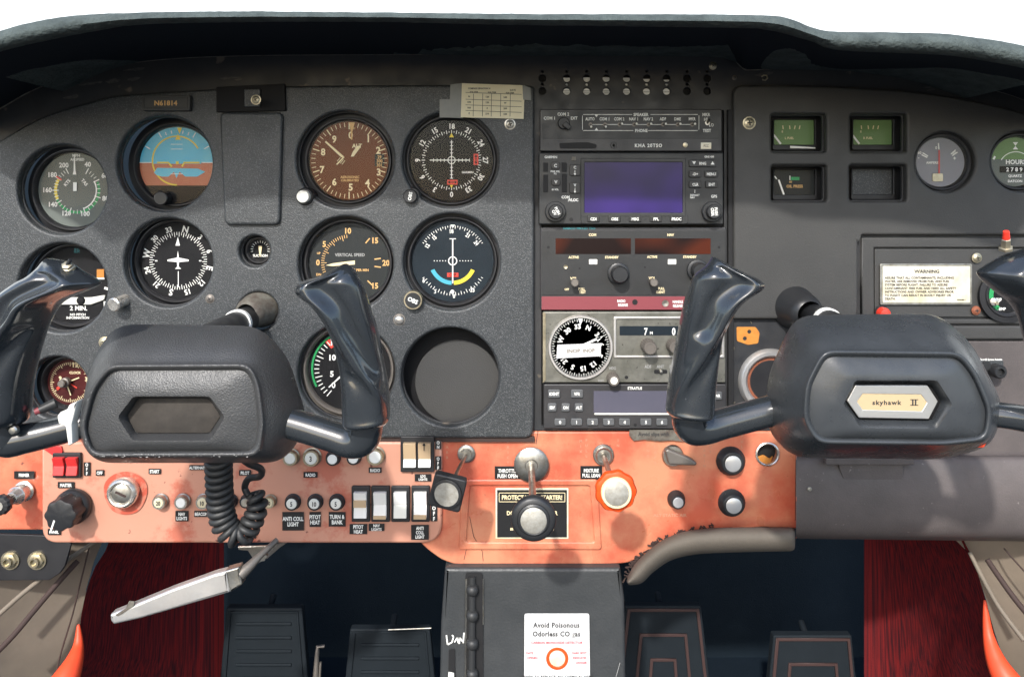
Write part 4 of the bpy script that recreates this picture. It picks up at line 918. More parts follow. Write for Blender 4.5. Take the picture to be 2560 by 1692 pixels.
t = radio('transponder', 'bottom radio: transponder with grey number keys 0 to 7', 1359, 960, 1816, 1072, dR, 'radio_body', 3)
q = t.mb().q
mb = t.mb(); mb.plate(rr(*q(1484, 1032), *q(1756, 977), 3), 1, 1, .3); t.part('screen', mb, 'lcd_grey', wn=True)
mb = t.mb(); mb.plate(rr(*q(1486, 1036), *q(1756, 1032), 1), 3, 3, .6); t.part('screen_ledge', mb, 'ivory', wn=True)
mb = t.mb(); mb.text('STRATUS', *q(1587, 970), 7, .5, wid=.9); t.part('lettering', mb, 'print_white', flat=True)
for s_, x, y, w_ in (('IDENT', 1385, 983, 30), ('VFR', 1442, 983, 30), ('SBY', 1380, 1017, 22), ('ON', 1414, 1017, 21), ('ALT', 1447, 1017, 21), ('PWR', 1790, 988, 28)): key(t, s_, x - w_ / 2, y - 10, x + w_ / 2, y + 10, 5, 7.5, 'key_grey', 'white', .8)
for i, x in enumerate((1400, 1441, 1481, 1521, 1561, 1614, 1654, 1694)): key(t, str(i), x - 14, 1045, x + 14, 1062, 5, 8, 'key_grey', 'white')
mb = t.mb(); mb.poly(circ(*q(1588, 1062), 4, 14), .5); t.part('set_hole', mb, 'void', flat=True)

# ------------------------------------------------------------------ lower red panel
lp = Thing('lower_switch_panel', 'faded red lower panel with raised switch plate and worn paint', 'control panel', 1280, 1250, 0.0006)
q = lp.mb().q
prof = [(-140, 1078), (1992, 1078), (2100, 1078), (2100, 1322), (1990, 1322), (1900, 1318), (1760, 1330), (1690, 1352), (1620, 1384), (1570, 1408), (1500, 1412), (1140, 1412), (1105, 1400), (1070, 1375), (1040, 1345), (1000, 1325), (-140, 1325)]
mb = lp.mb(); HC = [circ(*q(1918, 1134), 27, 28)]
mb.plate(fillet(mb.Q(prof), 14, 4), 0, 20, 5, HC, seg=4); lp.part('base_panel', mb, 'red_paint', wn=True)
mb = lp.mb(); mb.plate(fillet(mb.Q([(112, 1100), (1106, 1100), (1106, 1352), (112, 1352)]), [0, 0, 52, 40], 8), 14, 16, 7, seg=4); lp.part('switch_plate', mb, 'red_plate', wn=True)
# shallow embossed throttle bay: a sloping frame
mb = lp.mb(); o_ = mb.Q([(1156, 1196), (1494, 1196), (1504, 1372), (1146, 1372)]); i_ = mb.Q([(1176, 1212), (1474, 1212), (1486, 1352), (1166, 1352)])
mb.plate(fillet(o_, 8), 6, 8, 4, [fillet(i_, 6)], seg=3); lp.part('embossed_frame', mb, 'red_paint', wn=True)
for pts in ([(1174, 1290), (1184, 1340), (1196, 1360), (1206, 1378), (1208, 1402)], [(1166, 1372), (1160, 1398)], [(1345, 1076), (1340, 1110)], [(1990, 1090), (1988, 1300)]):
    mb = lp.mb()
    for a, b in zip(pts, pts[1:]): mb.line(*q(*a), *q(*b), 1.4, .6)
    lp.part('crack', mb, 'slot_brown', flat=True)
mb = lp.mb(); mb.lathe([(30, 0), (30, 4), (27, 6), (25, 4), (25, -4)], *q(1918, 1134), 32, nocap=True); lp.part('hole_rim', mb, 'chrome'); 
mb = lp.mb(); mb.poly(mb.Q([(1880, 1100), (1960, 1100), (1960, 1170), (1880, 1170)]), -19); lp.part('hole_backing', mb, 'void', flat=True)
mb = lp.mb(); mb.plate(fillet(mb.Q([(1896, 1146), (1912, 1140), (1928, 1150), (1936, 1142), (1930, 1162), (1905, 1162)]), 3), -10, 4, 1); lp.part('orange_scrap', mb, 'rust_orange', wn=True)
for x, y0, s_ in ((1452, 1102, 'MIX'), (1466, 1100, 'PULL'), (1620, 1100, 'WING'), (1638, 1104, 'FLAPS'), (1761, 1112, 'CABIN'), (1776, 1116, 'HT'), (1118, 1104, 'CARB'), (1100, 1108, 'PULL'), (1270, 1104, 'FRICTION'), (1855, 1090, 'PULL'), (1545, 1100, 'IN')):
    mb = lp.mb()
    for i, c in enumerate(s_): mb.text(c, *q(x, y0 + i * 13), 6.5, .5)
    lp.part('engraved_lettering', mb, 'engraved', flat=True)
mb = lp.mb(); mb.text('ALT STATIC AIR', *q(1675, 1287), 7.5, .5, wid=1.1); lp.part('engraved_lettering', mb, 'engraved', flat=True)
# narrow dark shelf edge
single('panel_shelf', 'narrow dark brown shelf edge under the flight instrument cover', 'shelf', 1150, 1104, .002, lambda m: m.plate(m.Q([(930, 1090), (1336, 1090), (1336, 1103), (930, 1103)]), 6, 8, 1), 'slot_brown', wn=True)

# ---- labels
L_ = [
 ('PRIMER', 36, 1177, 86, 1196, .002, ['PRIMER'], 8), ('MASTER', 145, 1204, 186, 1219, .0066, ['MASTER'], 8), ('OFF by the ignition lock', 240, 1174, 260, 1188, .0066, ['OFF'], 8),
 ('START', 372, 1171, 402, 1184, .0066, ['START'], 8), ('ALTERNATOR', 474, 1162, 524, 1174, .0066, ['ALTERNATOR'], 7), ('PILOT', 598, 1174, 628, 1188, .0066, ['PILOT'], 8),
 ('NAV LIGHTS, two lines, under a white breaker', 439, 1276, 471, 1302, .0066, ['NAV', 'LIGHTS'], 8), ('BEACON', 486, 1276, 522, 1291, .0066, ['BEACON'], 8), ('RADIO in the middle of the breaker row', 759, 1179, 794, 1193, .0066, ['RADIO'], 8),
 ('RADIO near the tan double rocker', 922, 1168, 954, 1181, .0066, ['RADIO'], 8), ('ANTI COLL LIGHT, large, under a breaker', 706, 1279, 760, 1325, .0066, ['ANTI COLL', 'LIGHT'], 10),
 ('PITOT HEAT under a breaker', 774, 1279, 802, 1316, .0066, ['PITOT', 'HEAT'], 10), ('TURN & BANK', 822, 1279, 864, 1315, .0066, ['TURN &', 'BANK'], 10),
 ('PITOT HEAT under the tan and white rocker', 874, 1309, 918, 1334, .0066, ['PITOT', 'HEAT'], 9), ('NAV LIGHTS under a rocker', 922, 1308, 961, 1326, .0066, ['NAV', 'LIGHTS'], 7),
 ('ANTI COLL LIGHT, three lines, under the last rocker', 1028, 1311, 1072, 1348, .0066, ['ANTI', 'COLL', 'LIGHT'], 8), ('LDG LIGHTS above the last rocker', 1037, 1184, 1078, 1202, .0066, ['LDG', 'LIGHTS'], 6),
 ('THROTTLE PUSH OPEN', 1237, 1165, 1301, 1199, .0012, ['THROTTLE', 'PUSH OPEN'], 9.5), ('MIXTURE PULL LEAN', 1451, 1164, 1505, 1198, .0012, ['MIXTURE', 'PULL LEAN'], 9), ('PANEL below the big dimmer knob', 120, 1321, 152, 1336, .0066, ['PANEL'], 7),
 ('RB at the plate edge under the coiled cord', 612, 1330, 640, 1345, .0066, ['RB'], 7)]
for nm, x0, y0, x1, y1, d, ln, h in L_:
    label_plate('stick_on_label', 'black stick-on label reading ' + nm, 'label', x0, y0, x1, y1, d, ln, h, group=LB, wid=.72 if h > 7 else .8, gap=1.35)
for nm, x0, y0, x1, y1, s_ in (('OFF beside the red master rocker', 210, 1155, 226, 1188, 'OFF'), ('ON beside the tan double rocker', 1088, 1100, 1103, 1122, 'ON'), ('OFF beside the tan double rocker', 1088, 1140, 1103, 1174, 'OFF'), ('OFF beside the last white rocker', 1077, 1262, 1093, 1302, 'OFF')):
    t = Thing('stick_on_label', 'black upright stick-on label reading ' + nm, 'label', (x0 + x1) / 2, (y0 + y1) / 2, .0066 if x0 < 1075 or y0 < 1300 else .001, LB); a, b = (x1 - x0) / 2, (y1 - y0) / 2
    mb = t.mb(); mb.plate([(-a, -b), (a, -b), (a, b), (-a, b)], 1.5, 1.5, .3); t.part('plate', mb, 'label_black', wn=True); mb = t.mb(); n = len(s_)
    for i, c in enumerate(s_): mb.text(c, 0, ((n - 1) / 2 - i) * (2 * b / n), 2 * b / n * .72, 2, wid=.8)
    t.part('lettering', mb, 'print_white', flat=True)
t = Thing('tape_note', 'torn paper strip reading Avoid slips with under the transponder', 'note', 1632, 1088, .003)
mb = t.mb(); mb.plate(mb.Q([(1573, 1074), (1712, 1074), (1712, 1103), (1680, 1100), (1650, 1102), (1610, 1098), (1584, 1101), (1573, 1088)]), 1.2, 1, 0); t.part('paper', mb, 'chipped', wn=True)
mb = t.mb(); mb.text('Avoid slips with', *mb.q(1634, 1084), 9.5, 1.8, wid=.9); t.part('lettering', mb, 'ink', flat=True)
t = Thing('starter_placard', 'black PROTECT YOUR STARTER placard behind the throttle knob', 'placard', 1330, 1282, .0005)
mb = t.mb(); mb.plate(rr(-91, -63, 91, 63, 2), 3, 3, .5); t.part('plate', mb, 'placard', wn=True)
mb = t.mb(); mb.plate(rr(-87, -59, 87, 59, 1), 3.8, 1, .2); t.part('face', mb, 'label_black', wn=True)
mb = t.mb()
for a in ((-82, 52, 82, 52), (-82, 30, 82, 30), (-82, 52, -82, 30), (82, 52, 82, 30)): mb.line(*a, 1.5, 4.3)
mb.text('PROTECT YOUR STARTER!', 0, 41, 11, 4.3, wid=.82); mb.text('TURN FUEL ON', 0, 22, 7, 4.3); mb.text('DO NOT CRANK OVER', 0, 2, 10, 4.3, wid=.85); mb.text('10 SECONDS', 0, -16, 8, 4.3)
mb.text('BETWEEN TRIES WAIT 2 MINUTES', 0, -38, 6, 4.3, wid=.85); mb.text('THEN REPEAT 3 TIMES', 0, -49, 6, 4.3, wid=.85); t.part('lettering', mb, 'cream', flat=True)

# ---- circuit breakers
def breaker(px, py, label, num, rad=17, ring='knob', capm='white', d=.0066, h=16):
    t = Thing('circuit_breaker', label, 'circuit breaker', px, py, d, 'push button circuit breakers')
    mb = t.mb(); mb.lathe([(rad * 1.12, 0), (rad * 1.12, 3), (rad, 5), (rad, h - 3), (rad * .92, h), (rad * .74, h), (rad * .74, h - 2)], seg=36); t.part('collar', mb, ring)
    mb = t.mb(); mb.lathe([(rad * .72, 0), (rad * .72, h - .5), (rad * .64, h + 1), (0.01, h + 1)], seg=32); c = t.part('button', mb, capm)
    if num: mb = t.mb(); mb.text(num, 0, 0, rad * .62, h + 1.6, wid=.75); t.part('number', mb, 'ink', c, flat=True)
for x, y, l, n_, rg, cm, rd in ((403, 1251, 'circuit breaker numbered 20, first after the ignition lock', '20', 'steel', 'placard', 17), (458, 1251, 'plain white circuit breaker above NAV LIGHTS', None, 'steel', 'white', 17), (511, 1251, 'cream circuit breaker above BEACON', '10', 'steel', 'placard', 17),
        (576, 1251, 'circuit breaker between the two legs of the coiled cord', None, 'knob', 'steel_dull', 17), (618, 1250, 'circuit breaker half behind the thin leg of the coiled cord', None, 'knob', 'steel', 15), (676, 1251, 'small brass circuit breaker numbered 10', '10', 'brass', 'placard', 15),
        (733, 1253, 'circuit breaker above ANTI COLL LIGHT label', '5', 'knob', 'ivory', 18), (789, 1253, 'circuit breaker numbered 10 above PITOT HEAT label', '10', 'knob', 'ivory', 18), (843, 1253, 'circuit breaker numbered 5 above TURN & BANK label', '5', 'knob', 'ivory', 18),
        (729, 1141, 'upper row circuit breaker half under the yoke hub', None, 'brass', 'ivory', 19), (781, 1141, 'brass ringed circuit breaker numbered 3 above a RADIO label', '3', 'brass', 'ivory', 21), (834, 1143, 'upper row white circuit breaker with dark ring, middle', None, 'knob', 'white', 17), (886, 1141, 'white circuit breaker with dark ring under the yoke elbow', None, 'knob', 'white', 17), (940, 1138, 'brass ringed white circuit breaker nearest the tan double rocker', None, 'brass', 'white', 21)):
    breaker(x, y, l, n_, rd, rg, cm)
# ---- rockers
def rocker(px, py, w_, h_, label, top, bot, d=.0066, frame='bezel', n=1, split=.5, name='rocker_switch', pad=7, arrow=False, tilt=6):
    t = Thing(name, label, 'switch', px, py, d, 'rocker switches'); W = n * w_ + (n - 1) * 6
    mb = t.mb(); mb.plate(rr(-W / 2 - pad, -h_ / 2 - pad * 1.8, W / 2 + pad, h_ / 2 + pad * 1.8, 3), 7, 7, 2); t.part('frame', mb, frame, wn=True)
    for i in range(n):
        x0 = -W / 2 + i * (w_ + 6); x1 = x0 + w_; ys = h_ / 2 - h_ * split
        def wedge(ya, yb, wa, wb, nm, m, par):
            mb = t.mb(); a = [mb.P(x0, ya, 5), mb.P(x1, ya, 5), mb.P(x1, yb, 5), mb.P(x0, yb, 5), mb.P(x0, ya, wa), mb.P(x1, ya, wa), mb.P(x1, yb, wb), mb.P(x0, yb, wb)]
            mb.add(a, [(4, 5, 6, 7), (0, 1, 5, 4), (2, 3, 7, 6), (0, 4, 7, 3), (1, 2, 6, 5)])
            o = t.part(nm, mb, m, par, flat=True); bv = o.modifiers.new('b', 'BEVEL'); bv.width = 1.2 * t.U; bv.segments = 2; return o
        p = wedge(ys, h_ / 2, 12 + tilt * 2, 11 + tilt, 'paddle', top, None) if False else None
        up = wedge(-h_ / 2, ys, 11 + tilt, 12, 'paddle', bot, None); wedge(ys, h_ / 2, 12, 11 + tilt * 1.5, 'upper_face', top, up)
        if arrow and i == 1: mb = t.mb(); mb.line((x0 + x1) / 2, 14, (x0 + x1) / 2, 30, 2, 22); mb.poly([((x0 + x1) / 2 - 4, 26), ((x0 + x1) / 2 + 4, 26), ((x0 + x1) / 2, 34)], 22); t.part('arrow', mb, 'face_navy', up, flat=True)
    return t
def lip(t, y0, y1):
    mb = t.mb(); mb.plate([(-15.6, y0), (15.6, y0), (15.6, y1), (-15.6, y1)], 20, 8, .6); t.part('tan_lip', mb, 'rocker_tan', wn=True)
rocker(170, 1161, 27, 44, 'red double master rocker switch in a black frame', 'rocker_red', 'rocker_red', n=2, pad=5, name='master_switch')
rocker(1044, 1133, 31, 60, 'tan and white double rocker switch under the black cover', 'rocker_tan', 'rocker_white', n=2, split=.68, pad=8, arrow=True)
t = rocker(903, 1257, 32, 64, 'rocker with a tan band across its white paddle, first of four', 'rocker_white', 'rocker_white', pad=7); lip(t, -4, 13)
t = rocker(952, 1257, 32, 64, 'plain white rocker above the NAV LIGHTS label, second of four', 'rocker_white', 'rocker_white'); lip(t, -33, -25)
rocker(1002, 1257, 32, 64, 'white rocker without a black label below it, third of four', 'rocker_white', 'ivory')
t = rocker(1052, 1257, 32, 64, 'white rocker with tan lower lip beside the square knob', 'rocker_white', 'rocker_white'); lip(t, -33, -23)
# ---- ignition lock, dimmer, primer
t = Thing('ignition_lock', 'round chrome key switch on the red plate', 'lock', 314, 1226, .0066)
mb = t.mb(); mb.poly([(math.cos(k * math.pi / 24) * (54 + 3 * math.sin(k * math.pi / 8)), math.sin(k * math.pi / 24) * (56 + 2.5 * math.cos(k * math.pi / 12)) - 6) for k in range(48)], .4); t.part('worn_ring', mb, 'edge_red', flat=True)
mb = t.mb(); mb.lathe([(36, 0), (38, 6), (38, 18), (35, 24), (30, 27), (27, 26), (25, 22), (24, 22)], seg=56); t.part('outer_ring', mb, 'chrome')
mb = t.mb(); mb.lathe([(24, 10), (24, 23), (22, 24.5), (0.01, 24.5)], seg=48); c = t.part('barrel', mb, 'steel')
mb = t.mb(); mb.line(-13, 6, 13, -6, 6, 25); t.part('keyhole', mb, 'slot_brown', c, flat=True)
t = Thing('dimmer_knob', 'large black fluted dimmer knob with one white line', 'knob', 188, 1262, .0066)
mb = t.mb(); mb.lathe([(42, 0), (44, 4), (44, 16), (41, 20), (38, 24)], seg=64); t.part('skirt', mb, 'knob')
mb = t.mb(); mb.lathe([(37, 22), (38, 60), (36, 66), (30, 68), (0.01, 68)], seg=112, wob=.055, nw=8); t.part('grip', mb, 'knob')
mb = t.mb(); mb.line(-12, -10, -20, -34, 4, 68.8); t.part('white_line', mb, 'white', flat=True)
t = Thing('primer_pump', 'chrome primer pump with black knob at the left edge of the panel', 'pump', 62, 1226, .002)
mb = t.mb(); mb.lathe([(24, 0), (25, 5), (20, 8), (20, 20), (22, 22), (22, 34), (18, 38), (15, 52), (13, 54)], seg=48); t.part('barrel', mb, 'chrome')
mb = t.mb(); mb.lathe([(10, 54), (10, 74), (15, 78), (22, 80), (24, 92), (20, 98), (12, 100), (0.01, 100)], seg=60, wob=.05, nw=12); t.part('knob', mb, 'knob')
mb = t.mb(); mb.lathe([(11, 100), (11, 102), (0.01, 102)], seg=24); t.part('knob_cap', mb, 'cap_silver')
single('red_tab', 'small crimson plastic tab behind the red master rocker', 'tab', 135, 1128, .006, lambda m: m.plate([(-20, 18), (-24, 8), (8, -14), (24, 0), (20, 14)], 6, 5, 1), 'rocker_red', wn=True)
# ---- push pull controls
def pushpull(name, label, bx, by, dbase, kx, ky, dk, base, stem, knobs, cat='control knob', nut=False):
    t = Thing(name, label, cat, bx, by, dbase)
    mb = t.mb(); mb.lathe(base, seg=6 if nut else 48, ang=None) if False else mb.lathe(base, seg=48); t.part('base_collar', mb, 'steel')
    K = WP(kx, ky, dk); ax = K - t.o.location; Ln = ax.length / t.U; axu = (ax.x, ax.z, -ax.y); axn = Vector(axu).normalized()
    mb = t.mb(); mb.lathe([(stem, 0), (stem, Ln)], seg=20, axis=axn); t.part('stem', mb, 'steel'); 
    for nm, prof, m_, kw in knobs:
        mb = t.mb(); mb.lathe([(r, w + Ln) for r, w in prof], seg=kw.get('seg', 64), axis=axn, wob=kw.get('wob', 0), nw=kw.get('nw', 0)); t.part(nm, mb, m_)
    return t
pushpull('throttle', 'large black round throttle knob pulled out in the middle of the panel', 1328, 1157, .001, 1334, 1300, .125,
    [(36, 0), (36, 8), (43, 9), (43, 14), (38, 18), (16, 20), (14, 24)], 8,
    [('knob', [(12, -60), (14, -30), (40, -22), (46, -18), (47, -8), (45, -3), (40, 0), (34, 1), (32, -2)], 'knob', {}), ('ring', [(31, -3), (33, 1), (29, 3), (27, 2)], 'knob', {}), ('cap', [(27, -2), (27, 2.5), (25, 4), (0.01, 4.5)], 'cap_silver', {})])
pushpull('mixture_control', 'orange red scalloped mixture knob with silver centre', 1508, 1135, .001, 1540, 1229, .095,
    [(26, 0), (26, 6), (24, 8), (20, 8), (20, 14), (17, 18), (12, 18), (12, 12)], 6,
    [('knob', [(10, -44), (12, -26), (30, -24), (43, -16), (45, -6), (42, 0), (36, 2)], 'orange_plastic', dict(wob=.028, nw=9, seg=108)), ('collar', [(33, -2), (33, 10), (31, 13), (27, 14), (26, 12)], 'cream', {}), ('cap', [(26.5, 2), (26.5, 13), (25, 14), (0.01, 14.5)], 'cap_silver', {})])
t = pushpull('carburettor_heat_control', 'square black knob on a bent rod at the corner of the switch plate', 1166, 1133, .001, 1118, 1232, .080,
    [(22, 0), (22, 5), (18, 8), (14, 8), (13, 12)], 5,
    [('cap', [(29, 0), (29, 6), (27, 8), (0.01, 8.6)], 'cap_silver', {}), ('cap_ring', [(30, -2), (33, 3), (33, 7), (30, 8)], 'knob', {})])
K = WP(1118, 1232, .080); mb = MB(K, t.U, 0, 0); c_, s_ = math.cos(R(-14)), math.sin(R(-14))
mb.plate([(x * c_ - y * s_, x * s_ + y * c_) for x, y in fillet([(-37, -37), (37, -37), (37, 37), (-37, 37)], 8)], 1, 22, 4); t.part('square_knob', mb, 'knob', wn=True)
# flap selector and the round knobs
t = Thing('flap_selector', 'flat metal pointer lever on a round base', 'lever', 1681, 1137, .001)
mb = t.mb(); mb.lathe([(27, 0), (27, 6), (24, 10), (0.01, 11)], seg=48); t.part('base', mb, 'steel')
mb = t.mb(); mb.plate(fillet([(-24, 20), (-16, 24), (40, 0), (56, -12), (52, -18), (-14, -16)], 5), 28, 16, 5, seg=3); t.part('lever', mb, 'steel_dull', wn=True)
def rknob(label, bx, by, rad, h, capr, stem=None, group='round black knobs with spun silver caps'):
    t = Thing('capped_knob', label, 'knob', bx, by, .001, group); k0 = 0
    if stem: mb = t.mb(); mb.lathe([(14, 0), (14, 5), (10, 8), (6, 8), (6, stem + 2)], seg=28); t.part('stem', mb, 'chrome'); k0 = stem
    mb = t.mb(); mb.lathe([(rad, k0), (rad, k0 + 5), (rad * .9, k0 + 9), (rad * .78, k0 + h - 2), (rad * .7, k0 + h), (rad * .6, k0 + h)], seg=72, wob=.008, nw=24); b = t.part('body', mb, 'knob')
    mb = t.mb(); mb.lathe([(capr, k0 + h - 3), (capr, k0 + h + .3), (capr * .94, k0 + h + 1), (0.01, k0 + h + 1)], seg=40); t.part('cap', mb, 'cap_spun'); return t
rknob('black knob with silver cap right of the flap lever', 1826, 1151, 36, 24, 20)
rknob('small black knob with silver cap above the words static air', 1690, 1246, 22, 26, 13)
rknob('black knob with silver cap standing out on a chrome stem', 1816, 1238, 33, 22, 19, stem=44)
# brown pad along the knee edge
pad = Thing('knee_pad', 'curved grey brown foam knee pad below the red panel', 'pad', 1760, 1380, 0)
up = smooth([(1566, 1452), (1580, 1418), (1606, 1388), (1650, 1352), (1706, 1328), (1780, 1318), (1870, 1316), (1988, 1316)], 5)
dn = smooth([(1572, 1462), (1604, 1458), (1634, 1430), (1680, 1400), (1740, 1386), (1810, 1382), (1880, 1380), (1988, 1378)], 5)
mb = pad.mb(); rings = []
for (a, b), (c, e) in zip(up, dn):
    ring = []
    for k in range(14):
        an = 2 * math.pi * k / 14; t_ = .5 - .5 * math.cos(an); ring.append(WP(a + (c - a) * t_, b + (e - b) * t_, .012 + .020 * math.sin(an)))
    rings.append(ring)
mb.loft(rings); pad.part('foam', mb, 'brown_pad', sub=1)
mb = pad.mb(); r2 = random.Random(3)
for i in range(46):
    t_ = i / 45; j = min(len(up) - 1, int(t_ * (len(up) * .72))); x, y = up[j]; x += r2.uniform(-6, 6); y += r2.uniform(-16, -1) * (1 - .5 * t_)
    u, v = mb.q(x, y); p = [(u + r2.uniform(-9, 9), v + r2.uniform(-7, 7), 6 + r2.uniform(0, 3)) for _ in range(4)]; mb.tube(smooth(p, 4), 1.5, 6)
pad.part('torn_glue', mb, 'slot_brown')
# lower right bolster
bo = Thing('knee_bolster', 'wide dark grey brown padded lower panel below the badge yoke', 'bolster', 2300, 1240, 0)
mb = bo.mb(); rows = []
for y, d in ((1138, -.01), (1138, .016), (1142, .022), (1160, .026), (1200, .030), (1250, .032), (1300, .030), (1325, .026), (1338, .020), (1344, .010), (1346, -.01)):
    rows.append([WP(x, y + (8 if y > 1300 else 0) * (x - 1990) / 700, d) for x in range(1990, 2721, 73)])
mb.loft([list(r_) for r_ in rows], False, False, closed=False); bo.part('padding', mb, 'bolster', sub=1)
mb = bo.mb(); mb.loft([[WP(1990, y, d) for y, d in ((1138, .022), (1250, .032), (1344, .010), (1346, -.01), (1138, -.01))], [WP(1991, y, d) for y, d in ((1138, .022), (1250, .032), (1344, .010), (1346, -.01), (1138, -.01))]]); bo.part('end_cap', mb, 'red_paint', flat=True)
mb = MB(WP(2024, 1222, .0315), S * kd(.0315)); mb.lathe([(6, 0), (5, 1.5), (3, 1.8), (2.6, .5), (0.01, .5)], seg=16); bo.part('eyelet', mb, 'steel')
mb = MB(WP(2190, 1152, .028), S * kd(.028), 2190, 1152); mb.plate(rr(-130, -6, 90, 10, 3), 12, 20, 2); mb.plate(fillet([(-96, -4), (70, -4), (62, -66), (-40, -66), (-84, -46)], 12), 4, 6, 3); bo.part('latch_plate', mb, 'bolster', wn=True)
# ------------------------------------------------------------------ control yokes
def ringpx(pts, rad, d, n=72): return [WP(x, y, d) for x, y in resample(fillet(pts, rad, 8), n)]
def inset_px(pts, b):
    q = [(x, -y) for x, y in pts]; s_ = area2(q) > 0
    q = q if s_ else q[::-1]; o = offset(q, b); o = o if s_ else o[::-1]
    return [(x, -y) for x, y in o]
def hub(t, back, front, dB, dF, m, hexo, hexi, face_m=None, rad=60, lip=14):
    mb = t.mb(); mid = [((a[0] + b[0]) / 2 + (b[0] - a[0]) * .18, (a[1] + b[1]) / 2 + (b[1] - a[1]) * .12) for a, b in zip(back, front)]
    cen = (sum(p[0] for p in back) / len(back), sum(p[1] for p in back) / len(back))
    def sc(pts, f): return [(cen[0] + (x - cen[0]) * f, cen[1] + (y - cen[1]) * f) for x, y in pts]
    rings = [ringpx(sc(back, .93), rad, dB - .012), ringpx(sc(back, .985), rad, dB - .006), ringpx(back, rad, dB)]
    for k in (.35, .7): rings.append(ringpx([(a[0] + (b[0] - a[0]) * k, a[1] + (b[1] - a[1]) * k) for a, b in zip(back, front)], rad * .8, dB + (dF - dB) * (k ** .75)))
    o2 = inset_px(front, 3); o3 = inset_px(front, 7); o4 = inset_px(front, lip); o5 = inset_px(front, lip + 4)
    rings += [ringpx(front, rad * .55, dF - .004), ringpx(o2, rad * .53, dF - .0012), ringpx(o3, rad * .5, dF), ringpx(o4, rad * .45, dF - .001), ringpx(o5, rad * .42, dF - .004)]
    mb.loft(rings, True, False); body = t.part('hub_shell', mb, m, sub=1)
    # face plate: gently domed, with a real hexagonal recess
    fr = [Vector(p) for p in ringpx(o5, rad * .42, dF - .0042, 96)]
    hx = [WP(x, y, dF - .0015) for x, y in resample(fillet(hexo, 4, 3), 96)]
    # match starts by angle
    c0 = sum(fr, Vector()) / 96
    def srt(r_, c): 
        a = [math.atan2(p.z - c.z, p.x - c.x) for p in r_]; k = a.index(min(a)); r_ = r_[k:] + r_[:k]
        a2 = math.atan2(r_[1].z - c.z, r_[1].x - c.x)
        return r_ if a2 > min(a) or a2 > -3 else r_
    def byang(r_, c, n=96):
        out = []; P = r_ + [r_[0]]
        for i in range(n):
            th = -math.pi + 2 * math.pi * i / n; dx, dz = math.cos(th), math.sin(th); best = None
            for a, b in zip(P, P[1:]):
                ax, az = a.x - c.x, a.z - c.z; bx, bz = b.x - c.x, b.z - c.z
                den = (bx - ax) * dz - (bz - az) * dx
                if abs(den) < 1e-12: continue
                s_ = (-(ax) * dz + az * dx) / den
                if -1e-6 <= s_ <= 1 + 1e-6:
                    x = ax + (bx - ax) * s_; z = az + (bz - az) * s_
                    if x * dx + z * dz > 0: best = a.lerp(b, s_); break
            out.append(best or (out[-1] if out else r_[0]))
        return out
    hc = sum(hx, Vector()) / 96
    A = byang(fr, hc); B = byang(hx, hc); rg = [A]
    for k in (.12, .35, .65, .9): rg.append([a.lerp(b, k) + Vector((0, -.0028 * math.sin(k * math.pi * .62), 0)) for a, b in zip(A, B)])
    B = [b + Vector((0, -.0024, 0)) for b in B]; rg.append(B)
    inn = [WP(x, y, dF - .0090) for x, y in resample(fillet(hexi, 4, 3), 96)]; I = byang(inn, sum(inn, Vector()) / 96)
    rg.append([b + Vector((0, .0016, 0)) + (hc - b) * .02 for b in B]); rg.append([b.lerp(i_, .9) for b, i_ in zip(B, I)]); rg.append(I)
    mb = t.mb(); mb.loft(rg, False, True); t.part('face_plate', mb, face_m or m, ang=50); return inn
def grip(t, secs, m, name='handle', T=.020, n=36, ridge=.0065, T2=.016):
    """secs: (left x, y, right x, y, depth, thickness factor, ridge place -1..1, ridge strength)"""
    sm = smooth(secs, 5); rings = []
    for lx, ly, rx, ry, d, tk, rp, rs in sm:
        Lp = WP(lx, ly, d); Rp = WP(rx, ry, d); c = (Lp + Rp) / 2; h = (Rp - Lp) / 2; ring = []
        for k in range(n):
            a = 2 * math.pi * k / n; ca, sa = math.cos(a), math.sin(a)
            cx_ = (abs(ca) ** .85) * (1 if ca > 0 else -1)
            if sa > 0: dep = T * tk * (sa ** .8) + rs * ridge * math.exp(-((ca - rp) / .24) ** 2) * sa ** .4 - rs * .004 * math.exp(-((ca - rp - .5 * (1 if rp < .2 else -1)) / .3) ** 2)
            else: dep = T2 * tk * sa
            ring.append(c + h * cx_ + Vector((0, -dep, 0)))
        rings.append(ring)
    mb = t.mb(); mb.loft(rings[::-1] if False else rings); return t.part(name, mb, m, sub=1)
def wtube(t, pts, rad, name, m, seg=20, **kw):      # points in photo units with depth
    mb = t.mb(); sp = smooth([(*p, r_) for p, r_ in zip(pts, rad)], 6); mb.tube([WP(x, y, d) for x, y, d, r_ in sp], [r_ * S * kd(d) for x, y, d, r_ in sp], seg, world=True); return t.part(name, mb, m, **kw)

y1 = Thing('control_yoke', 'textured black pilot yoke with empty hexagonal recess, on the gauge side', 'yoke', 455, 1000, .19, 'control yokes')
back = [(286, 808), (650, 812), (724, 890), (776, 1062), (712, 1158), (236, 1158), (190, 1088), (226, 900)]
front = [(268, 908), (628, 906), (652, 960), (664, 1060), (652, 1144), (222, 1146), (196, 1070), (222, 970)]
hexL = [(338, 988), (528, 988), (566, 1040), (529, 1098), (336, 1098), (298, 1040)]; hexLi = [(345, 996), (522, 996), (552, 1040), (524, 1082), (340, 1082), (318, 1040)]
hub(y1, back, front, .165, .205, 'hub_left', hexL, hexLi, rad=44)
mb = y1.mb(); mb.loft([[WP(x, y, .1972) for x, y in resample(fillet(hexLi, 4, 3), 48)], [WP(x, y, .1976) for x, y in resample(fillet(inset_px(hexLi, 3), 4, 3), 48)]], False, True); y1.part('recess_floor', mb, 'recess_brown', ang=50)
